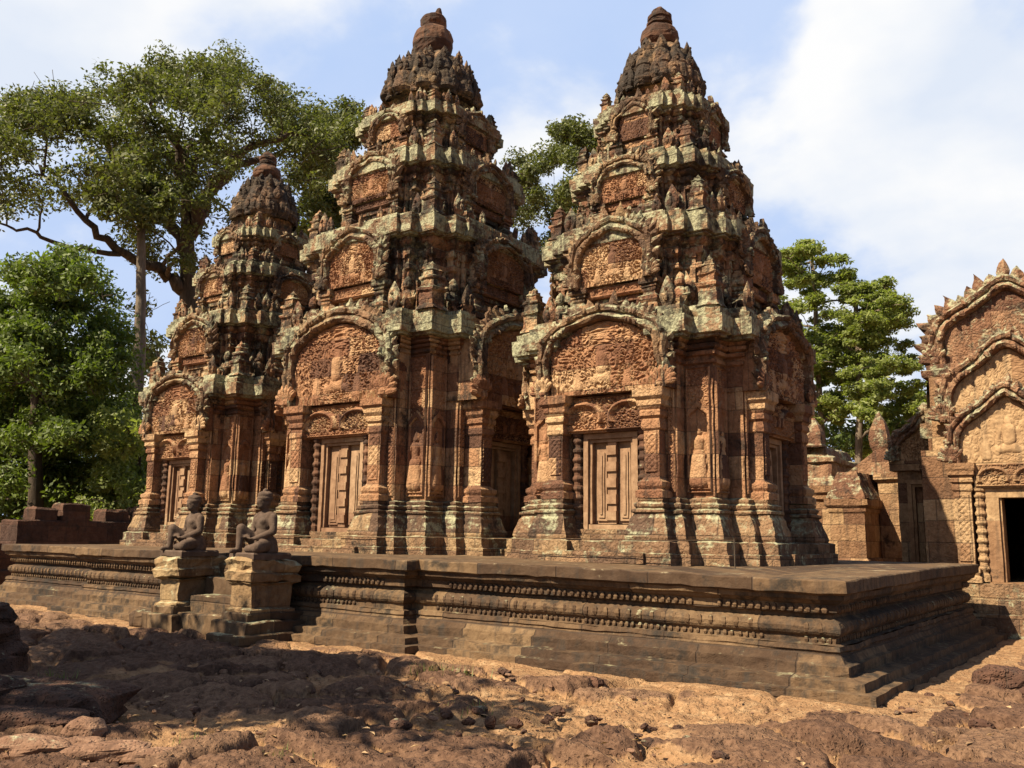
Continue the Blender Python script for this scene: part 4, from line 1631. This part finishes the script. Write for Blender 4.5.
# ------------------------------------------------------------------ left: laterite enclosure wall fragments
def make_left_wall():
    th = thing('laterite_wall', (-25.5, 14, 0), 'low dark laterite wall with blocky coping stones left of the far tower', 'wall')
    mb = MB()
    extrude(mb, [(-26.1, 11.75), (-25.2, 11.75), (-25.2, 19.5), (-26.1, 19.5)], [(.10, -.2), (.10, .9), (.0, .95), (0, 1.80), (-.04, 1.83)], .2, .2)
    mb.build('wall_body', M['laterite'], th, .02, 3)
    for y0, y1, h, dx in ((12.25, 12.85, .36, 0), (12.98, 13.75, .50, .05), (14.3, 15.0, .37, -.05), (15.25, 16.5, .48, 0), (17.2, 18.4, .35, .06)):
        mb = MB()
        ebox(mb, -25.95 + dx, -25.25 + dx, y0, y1, 1.79, 1.81 + h, .15, .06)
        mb.build('coping_stone', M['laterite'], th, .035, 3)
    th = thing('laterite_wall', (-28, 12, 0), 'short stepped stretch of dark laterite wall at the left picture edge', 'wall')
    mb = MB()
    extrude(mb, [(-30.5, 10.6), (-24.4, 10.6), (-24.4, 11.55), (-30.5, 11.55)], [(.08, -.2), (.08, .5), (0, .55), (0, 1.18), (-.05, 1.2)], .2, .2)
    mb.build('wall_body', M['laterite'], th, .025, 3)
    mb = MB()
    ebox(mb, -33, -26.9, 12.6, 13.4, -.1, 1.75, .2, .05)
    mb.build('rear_course', M['laterite'], th, .03, 3)


make_left_wall()


def make_bench():
    th = thing('plank_bench', (-23.3, 9.4, 0), 'low bench of two pale planks at the far left end of the platform', 'bench')
    for i, (z, y) in enumerate(((1.02, 9.1), (.80, 8.8))):
        mb = MB()
        ebox(mb, -25.6, -21.95, y, y + .22, z - .05, z, .4, .01)
        mb.build('plank', M['platcap'], th)
    for x in (-25.2, -22.2):
        mb = MB()
        ebox(mb, x, x + .1, 8.85, 9.3, -.05, .745, .3, .01)
        ebox(mb, x, x + .1, 9.12, 9.3, .747, .965, .3, .01)
        mb.build('trestle', M['bark_dark'], th)


make_bench()


# ------------------------------------------------------------------ rope barrier along the tower bases
def make_rope():
    th = thing('barrier_rope', (-9, 11.7, PZ), 'thin pale rope strung low along the tower bases', 'rope')
    mb = MB()
    xs = np.linspace(-15.3, -4.9, 60)
    z = 1.53 + .0 * xs + .05 * (xs + 15) / 10 - .012 * np.sin((xs + 15.3) / 2.6 * math.pi) ** 2
    tube(mb, np.stack([xs, np.full(60, 11.66), z], -1), .007, 5)
    rp = mb.build('rope', M['platcap'], th)
    for x in (-15.3, -4.9):
        mb = MB()
        tube(mb, [(x, 11.66, PZ - .03), (x, 11.66, 1.60)], .009, 6)
        mb.build('post', M['bark_dark'], th)


make_rope()


# ------------------------------------------------------------------ loose stones
def rock(x, y, sx, sy, sz, seed, mat, name='boulder', label=None, cat='rock', z=0.0, group=None, rz=0.0, boxy=.5):
    n, m_ = 30, 20
    ph = np.linspace(-math.pi / 2, math.pi / 2, m_)
    thh = np.arange(n) / n * 2 * math.pi
    C = lambda v: np.sign(v) * np.abs(v) ** boxy
    P = np.stack([C(np.cos(ph))[:, None] * C(np.cos(thh))[None], C(np.cos(ph))[:, None] * C(np.sin(thh))[None],
                  np.repeat(C(np.sin(ph))[:, None], n, 1)], -1).reshape(-1, 3)
    P = P * (1 + .16 * fbm(P * 1.6 + seed * 3.7, 3, seed)[:, None]) * np.array([sx, sy, sz]) * .5
    ca, sa = math.cos(rz), math.sin(rz)
    P = np.stack([P[:, 0] * ca - P[:, 1] * sa, P[:, 0] * sa + P[:, 1] * ca, P[:, 2]], -1)
    P = P + np.array([x, y, z + sz * .40])
    idx = np.arange(m_ * n).reshape(m_, n)
    nxt = np.roll(idx, -1, 1)
    q = np.stack([idx[:-1], nxt[:-1], nxt[1:], idx[1:]], -1).reshape(-1, 4)
    mb = MB()
    mb.add(P, q)
    o = mb.build(name, mat, None, .012, 6, origin=np.array([x, y, z]))
    tag(o, label, cat, group)
    return o


def make_stones():
    L = M['laterite']
    g = 'laterite blocks stacked at the left edge'
    rock(-10.85, 4.60, 1.25, 1.0, .40, 3, L, 'laterite_block', 'lowest broad dark laterite block of the pile at the left edge', 'stone block', .0, g, .5)
    rock(-10.98, 4.66, 1.0, .95, .36, 4, L, 'laterite_block', 'middle dark laterite block in the stack at the left edge', 'stone block', .27, g, .7)
    rock(-11.12, 4.72, .85, .8, .24, 5, L, 'laterite_block', 'topmost small laterite block crowning the stack at the left edge', 'stone block', .54, g, .4)
    rock(-8.3, 3.95, 1.9, .95, .36, 6, L, 'laterite_block', 'long low laterite slab in front of the left edge stack, reaching furthest right', 'stone block', -.04, g, .65)
    rock(-8.5, 3.5, 1.2, .7, .42, 7, L, 'laterite_block', 'dark laterite lump lying at the foot of the left edge stack', 'stone block', -.02, g, .4)
    rock(-7.6, 3.72, 1.2, .5, .22, 19, L, 'laterite_block', 'flat shaded laterite slab just behind the small loose stones', 'stone block', -.02, g, .55)
    g = 'loose stones in the bottom left corner'
    rock(-6.86, 3.86, .30, .24, .17, 8, M['rock'], 'loose_stone', 'reddish rounded stone behind the others in the bottom left corner', 'rock', .02, g, .3, .8)
    rock(-6.50, 3.62, .32, .20, .12, 9, M['rock'], 'loose_stone', 'pale pointed stone in the middle of the bottom left stones', 'rock', .03, g, .9, .8)
    rock(-6.22, 3.68, .62, .26, .12, 10, M['rock'], 'loose_stone', 'long flat grey stone right of the pale pointed stone', 'rock', .02, g, .75, .7)
    rock(-6.66, 3.40, .55, .32, .14, 12, M['rock'], 'loose_stone', 'flat brown stone nearest the bottom left picture corner', 'rock', .02, g, .6, .7)
    rock(-5.95, 3.86, .50, .22, .10, 14, M['rock'], 'loose_stone', 'rightmost flat stone of the bottom left group', 'rock', .01, g, .7, .8)
    rock(-1.75, 11.6, .62, .45, .30, 15, L, 'boulder', 'rounded dark red boulder on the ground right of the platform corner', 'rock', -.02, None, .3, .7)
    rock(-1.2, 11.9, .40, .45, .26, 16, L, 'boulder', 'smaller dark boulder at the right picture edge', 'rock', -.02, None, .1, .7)
    rock(-14.35, 8.95, .50, .3, .30, 17, M['stair'], 'fallen_block', 'broken squared block leaning at the foot of the left platform wing', 'stone block', -.02, None, .2, .5)
    # scattered rubble
    mb = MB()
    rng = np.random.default_rng(5)
    for i in range(900):
        az = R(rng.uniform(4, 72))
        d = 3.4 + 9 * rng.random() ** .9
        x, y = -math.sin(az) * d, math.cos(az) * d
        if y > 9.0 and x < -2.4:
            continue
        if vnoise(np.array([[x, y, 0]]) * .7, 6)[0] < -.05 and i % 4:
            continue
        r = .012 + .03 * rng.random() ** 3
        ball(mb, (x, y, r * .2 + .02), (r * rng.uniform(.8, 1.6), r * rng.uniform(.7, 1.2), r * rng.uniform(.5, .9)), 7, 5)
    o = mb.build('gravel', M['rock'], None, .006, 30)
    tag(o, 'small stones and crumbs of laterite scattered over the sandy ground', 'gravel', kind='stuff')
    mb = MB()
    for i in range(420):
        az = R(rng.uniform(4, 70))
        d = 3.4 + 8 * rng.random() ** .9
        x, y = -math.sin(az) * d, math.cos(az) * d
        if y > 8.9 and x < -2.4:
            continue
        if vnoise(np.array([[x, y, 0]]) * .9, 16)[0] < .0 and i % 5:
            continue
        r = .03 + .055 * rng.random() ** 2.5
        ball(mb, (x, y, r * .25 + .02), (r * rng.uniform(.8, 1.7), r * rng.uniform(.7, 1.3), r * rng.uniform(.5, .9)), 9, 7)
    o = mb.build('laterite_crumbs', M['laterite'], None, .016, 14)
    tag(o, 'fist-sized crumbs of red laterite strewn between the paving blocks', 'rubble', kind='stuff')
    # fallen leaves
    mb = MB()
    for i in range(520):
        az = R(rng.uniform(4, 70))
        d = 3.4 + 7 * rng.random()
        x, y = -math.sin(az) * d, math.cos(az) * d
        if y > 9.0 and x < -2.4:
            continue
        a, l_ = rng.uniform(0, 6.28), rng.uniform(.02, .045)
        u = np.array([math.cos(a), math.sin(a), rng.uniform(-.3, .3)]) * l_
        w = np.array([-math.sin(a), math.cos(a), rng.uniform(-.4, .4)]) * l_ * .45
        c = np.array([x, y, .045 + .05 * rng.random()])
        mb.add(np.array([c - u, c - w + [0, 0, .008], c + u, c + w + [0, 0, .008]]), np.array([[0, 1, 2, 3]]))
    o = mb.build('leaf_litter', M['dryleaf'])
    tag(o, 'dry fallen leaves lying on the paving and sand', 'leaf litter', kind='stuff')
    # grass tufts
    mb = MB()
    for cx_, cy_, n, hh in ((-6.1, 4.35, 26, .06), (-5.35, 4.45, 26, .06), (-9.9, 5.2, 30, .08), (-7.3, 8.2, 60, .10), (-6.9, 8.3, 40, .09), (-12.9, 9.0, 20, .08), (-5.4, 6.7, 40, .07)):
        for k in range(n):
            a = rng.uniform(0, 6.28)
            q = rng.normal(0, .11, 2)
            b = np.array([cx_ + q[0], cy_ + q[1], .0])
            t = b + np.array([math.cos(a) * hh * .6, math.sin(a) * hh * .6, hh * rng.uniform(.6, 1.3) + .03])
            w = np.array([-math.sin(a), math.cos(a), 0]) * .006
            mb.add(np.array([b - w, b + w, t]), np.array([[0, 1, 2]]))
    o = mb.build('grass_tufts', M['grass'])
    tag(o, 'thin tufts of grass growing between the paving blocks', 'grass', kind='stuff')


make_stones()


# ------------------------------------------------------------------ trees
def ray_pt(px, py, dist):
    """only used to choose where each tree stands"""
    v = Vector(((px - 512) / 900, -(py - 384) / 900, -1))
    d = camo.matrix_world.to_3x3() @ v
    h = math.hypot(d.x, d.y)
    return np.array([d.x / h * dist, d.y / h * dist, EYE + d.z / h * dist])


def leaves(mb, c, rad, n, size, rng, flat=.5):
    c = np.asarray(c, float)
    d = rng.normal(size=(n, 3))
    d /= np.linalg.norm(d, axis=1, keepdims=True)
    rr = rng.random(n) ** .42
    p = c + d * rr[:, None] * np.asarray(rad)
    nrm = rng.normal(size=(n, 3)) + d * .6 + np.array([0, 0, flat])
    nrm /= np.linalg.norm(nrm, axis=1, keepdims=True)
    a = np.cross(nrm, rng.normal(size=(n, 3)))
    a /= np.linalg.norm(a, axis=1, keepdims=True)
    b = np.cross(nrm, a)
    s = size * rng.uniform(.6, 1.3, n)[:, None]
    q = np.stack([p - a * s, p - b * s * .45, p + a * s, p + b * s * .45], 1).reshape(-1, 3)
    mb.add(q, np.arange(4 * n).reshape(n, 4))


def limb(mb, a, b, r0, r1, rng, wob=.08, n=9, sag_=0.0, sides=7):
    a, b = np.asarray(a, float), np.asarray(b, float)
    t = np.linspace(0, 1, n)[:, None]
    L_ = np.linalg.norm(b - a)
    off = np.cumsum(rng.normal(size=(n, 3)) * wob * L_ / n, 0)
    off -= off[-1] * t
    off[0] = 0
    p = a + (b - a) * t + off
    p[:, 2] += sag_ * L_ * (4 * t[:, 0] * (1 - t[:, 0]))
    tube(mb, p, np.linspace(r0, r1, n), sides)
    return p


def tree(name, label, base, trunk_top, r_base, r_top, clumps, leafm, barkm, nleaf, lsize, seed, group=None, root_at=.0, flat=.5, wob=.04, lean=0.0, rad_k=1.0, limb_r=.3, mains=()):
    """clumps: list of (centre, radius xyz); limbs grow from the trunk to every clump"""
    rng = np.random.default_rng(seed)
    th = thing(name, tuple(base), label, 'tree', group)
    mb = MB()
    tp = limb(mb, base, trunk_top, r_base, r_top, rng, wob, 14, 0, 10)
    for k in range(5):                                       # buttress roots
        an = k / 5 * 6.28 + seed
        tube(mb, [np.array(base) + [0, 0, r_base * 1.6], np.array(base) + [math.cos(an) * r_base * 1.9, math.sin(an) * r_base * 1.9, -.1]], [r_base * .5, r_base * .25], 6)
    main = []
    order = sorted(range(len(clumps)), key=lambda i: np.linalg.norm(clumps[i][0] - tp[-1]))
    nodes = [(tp[i], r_top + (r_base - r_top) * (1 - i / 13)) for i in range(6, 14)]
    for pl_, r0, r1 in mains:                                # big limbs
        P = np.asarray(pl_, float)
        tt = np.linspace(0, len(P) - 1, 4 * len(P))
        Q = np.stack([np.interp(tt, np.arange(len(P)), P[:, q]) for q in range(3)], -1)
        Q[1:-1] = (Q[:-2] + 2 * Q[1:-1] + Q[2:]) / 4
        Q[1:-1] += rng.normal(size=Q[1:-1].shape) * .12
        rr_ = np.linspace(r0, r1, len(Q))
        tube(mb, Q, rr_, 8)
        nodes += [(Q[q], rr_[q]) for q in range(2, len(Q), 2)]
    for i in order:
        c = np.asarray(clumps[i][0])
        # nearest node that lies lower or more inside
        best = min(range(len(nodes)), key=lambda q: np.linalg.norm(nodes[q][0] - c) + max(0, nodes[q][0][2] - c[2]) * 1.5)
        s, rs_ = nodes[best]
        L_ = np.linalg.norm(c - s)
        r0 = min(rs_ * .75, limb_r * (.25 + .09 * L_))
        p = limb(mb, s, c, r0, max(.02, r0 * .35), rng, .16, 8, .06, 6)
        for q in (3, 5, 7):
            nodes.append((p[q], r0 * (1 - .08 * q)))
        for _ in range(4):                                    # twigs inside the clump
            e = c + rng.normal(size=3) * np.asarray(clumps[i][1]) * .55
            limb(mb, p[5], e, max(.018, r0 * .35), .012, rng, .2, 5, 0, 4)
    mb.build('trunk', barkm, th, smooth=True)
    mb = MB()
    vol = np.array([np.prod(np.asarray(r)) ** .67 for _, r in clumps])
    cnt = np.maximum(20, nleaf * vol / vol.sum()).astype(int)
    for (c, r), n in zip(clumps, cnt):
        # a clump is several small uneven puffs, so gaps stay between them
        k = max(3, int(4 + 3 * rng.random()))
        for _ in range(k):
            q = rng.normal(size=3)
            q = q / np.linalg.norm(q) * rng.random() ** .5
            cc = np.asarray(c) + q * np.asarray(r) * 1.0
            leaves(mb, cc, np.asarray(r) * rng.uniform(.5, 1.0) * rad_k, max(6, n // k), lsize, rng, flat)
    mb.build('crown', leafm, th)
    return th


def px_clumps(lst, dist, rng, depth, per=1.0, aspect=.75):
    """clump centres given where the crown is seen; spread in depth as real volume"""
    out = []
    for (x, y, r) in lst:
        d = dist + rng.normal() * depth
        c = ray_pt(x, y, d)
        rm = r * d / 900 * per
        out.append((c, (rm, rm, rm * aspect)))
    return out


def big_tree():
    rng = np.random.default_rng(3)
    D_ = 45
    pts = []
    # broad umbrella crown: (x, y, r) in the view
    outline = [(-30, 120), (20, 95), (75, 88), (130, 62), (180, 45), (230, 60), (275, 82), (312, 120), (335, 150)]
    for i in range(190):
        # sample inside the umbrella
        while True:
            x = rng.uniform(-60, 345)
            top = np.interp(x, [-60, -30, 20, 75, 130, 180, 230, 275, 312, 335, 345], [130, 118, 92, 84, 58, 42, 55, 78, 108, 140, 160])
            bot = np.interp(x, [-60, 0, 60, 100, 140, 180, 240, 300, 345], [215, 225, 205, 240, 275, 270, 235, 200, 175])
            y = top + 12 + (bot - top - 12) * rng.random() ** 1.35
            # airy gaps low on the left
            if x < 120 and 150 < y and rng.random() < .72:
                continue
            if x > 205 and y > 160 and rng.random() < .55:
                continue
            break
        pts.append((x, y, rng.uniform(14, 25)))
    cl = px_clumps(pts, D_, rng, 3.2)
    b = ray_pt(190, 500, D_)
    base = (b[0], b[1], 0)
    top = ray_pt(186, 150, D_)
    mains = []
    for pl_, r0, r1 in (([(188, 290, 0), (165, 272, -.5), (120, 254, -1.5), (85, 215, -2.5), (40, 165, -3)], .34, .07),
                        ([(120, 254, -1.5), (60, 244, -3), (20, 228, -3.5), (-20, 222, -4)], .13, .03),
                        ([(192, 262, 0), (160, 210, 1.5), (110, 150, 2), (80, 110, 2)], .34, .08),
                        ([(190, 235, 0), (212, 180, -1.5), (255, 145, -2), (312, 128, -2)], .36, .08),
                        ([(190, 225, 0), (235, 165, 2), (290, 150, 3), (330, 150, 3)], .28, .07),
                        ([(188, 200, 0), (170, 130, -1), (140, 85, -1)], .26, .06),
                        ([(188, 190, 0), (215, 120, 1), (235, 75, 1)], .24, .06)):
        mains.append(([ray_pt(x, y, D_ + d) for x, y, d in pl_], r0, r1))
    tree('spreading_tree', 'huge spreading tree with olive umbrella crown behind the far left tower', base, top, .85, .16, cl, M['leaf_olive'], M['bark_dark'], 80000, .115, 5, None, flat=.8, limb_r=.24, mains=mains)


def blob_tree(name, label, px, base_y, top_y, D_, crown, n, leafm, barkm, nleaf, lsize, seed, r=.25, trunk_to=None, depth=1.6, rr=(14, 24), group=None, flat=.5, aspect=.75):
    """crown: list of (y, x_left, x_right) rows"""
    rng = np.random.default_rng(seed)
    ys = [c[0] for c in crown]
    pts = []
    for i in range(n):
        y = rng.uniform(ys[0], ys[-1])
        xl = np.interp(y, ys, [c[1] for c in crown])
        xr = np.interp(y, ys, [c[2] for c in crown])
        pts.append((rng.uniform(xl, xr), y, rng.uniform(*rr)))
    cl = px_clumps(pts, D_, rng, depth, aspect=aspect)
    b = ray_pt(px, base_y, D_)
    top = ray_pt(trunk_to[0], trunk_to[1], D_) if trunk_to else ray_pt(px, (top_y * 2 + base_y) / 3, D_)
    return tree(name, label, (b[0], b[1], 0), top, r, r * .45, cl, leafm, barkm, nleaf, lsize, seed, group, flat=flat)


def make_trees():
    big_tree()
    g = 'lush trees left of the towers'
    blob_tree('broadleaf_tree', 'bright green bushy tree at the left edge, with rounded top under the dead branch', 40, 500, 245, 33,
              [(268, 30, 80), (290, 0, 105), (320, -30, 115), (345, -40, 105), (400, -30, 120), (450, -40, 110)], 74, M['leaf_lush'], M['bark_dark'], 60000, .09, 7, .28, group=g)
    blob_tree('broadleaf_tree', 'dense mid green tree filling the middle left, in front of the pale tall trunk', 110, 510, 360, 37,
              [(345, 30, 85), (400, 10, 130), (430, 30, 145), (505, 20, 155)], 64, M['leaf_lush'], M['bark_dark'], 36000, .09, 8, .2, group=g)
    blob_tree('broadleaf_tree', 'leafy tree standing low at the far left picture edge', -5, 510, 360, 36,
              [(335, -40, 40), (390, -50, 60), (440, -50, 60), (510, -50, 50)], 54, M['leaf_lush'], M['bark_dark'], 34000, .09, 9, .2, group=g)
    blob_tree('broadleaf_tree', 'sunlit undergrowth tree just left of the far tower base', 140, 515, 400, 33,
              [(425, 115, 150), (460, 100, 160), (515, 90, 160)], 34, M['leaf_fresh'], M['bark_dark'], 24000, .085, 10, .12, group=g)
    blob_tree('broadleaf_tree', 'low dark thicket tree directly above the laterite wall', 60, 515, 430, 40,
              [(420, -20, 130), (470, -40, 150), (525, -50, 150)], 50, M['leaf_deep'], M['bark_dark'], 26000, .09, 12, .12, group=g)
    blob_tree('shrub', 'low leafy shrubbery along the foot of the trees above the laterite wall', 50, 528, 480, 39,
              [(478, -40, 150), (505, -55, 155), (534, -60, 155)], 60, M['leaf_lush'], M['bark_dark'], 26000, .09, 31, .08, group=g)
    # pale straight trunk
    blob_tree('tall_tree', 'tall tree with a pale straight bare trunk left of the far tower', 136, 500, 200, 40,
              [(150, 110, 165), (215, 110, 165)], 14, M['leaf_olive'], M['bark_grey'], 7000, .13, 13, .36, trunk_to=(141, 225))
    blob_tree('broadleaf_tree', 'small grey-green tree seen in the gap right of the pale trunk', 158, 500, 280, 48,
              [(300, 142, 150), (370, 142, 152)], 6, M['leaf_olive'], M['bark_dark'], 1500, .14, 15, .2, group=g)
    g = 'trees glimpsed behind the towers'
    blob_tree('background_tree', 'olive tree showing between the far left and central towers', 320, 500, 110, 52,
              [(112, 300, 352), (150, 285, 370), (200, 285, 370), (260, 290, 350)], 40, M['leaf_olive'], M['bark_dark'], 34000, .13, 16, .5, group=g)
    blob_tree('background_tree', 'light green tree showing between the central and nearest towers', 560, 500, 125, 50,
              [(130, 560, 600), (160, 515, 610), (210, 500, 610), (270, 510, 600)], 40, M['leaf_olive'], M['bark_dark'], 30000, .12, 17, .5, group=g, rr=(12, 20))
    g = 'two slender trees right of the nearest tower'
    blob_tree('slender_tree', 'left one of the two slender fresh green trees, touching the nearest tower', 826, 520, 240, 46,
              [(245, 785, 812), (275, 775, 850), (320, 775, 848), (370, 785, 845), (420, 790, 840)], 110, M['leaf_fresh'], M['bark_grey'], 46000, .10, 18, .20, trunk_to=(812, 262), rr=(6, 13), group=g, flat=1.2, aspect=.55)
    blob_tree('slender_tree', 'right one of the two slender fresh green trees, wider and left of the library', 856, 520, 275, 45,
              [(282, 840, 885), (310, 845, 905), (350, 835, 910), (390, 845, 922), (430, 870, 925), (465, 860, 928)], 165, M['leaf_fresh'], M['bark_grey'], 66000, .10, 19, .22, trunk_to=(856, 290), rr=(6, 13), group=g, flat=1.2, aspect=.55)
    blob_tree('background_tree', 'low dark bushes far behind the small pavilions', 830, 520, 420, 50,
              [(425, 780, 920), (470, 780, 930)], 14, M['leaf_deep'], M['bark_dark'], 5000, .15, 20, .15, group='trees glimpsed behind the towers')


make_trees()


# a real tree beside the photographer's left whose shade falls on the paving
def shade_tree():
    rng = np.random.default_rng(23)
    cl = []
    while len(cl) < 30:
        c = np.array([-13.0 + rng.normal() * 2.0, -.3 + rng.normal() * .85, 7.6 + rng.normal() * .5])
        if math.degrees(math.atan2(-c[0] - 2.0, c[1] + 1.2)) < 71:      # keep clear of the picture
            continue
        cl.append((c, (1.2, 1.1, .7)))
    tree('shade_tree', 'dense tree outside the left picture edge that shades the paving', (-14.2, -1.2, 0), (-13.6, -.6, 6.6), .4, .22, cl, M['leaf_deep'], M['bark_dark'], 16000, .15, 24)


shade_tree()
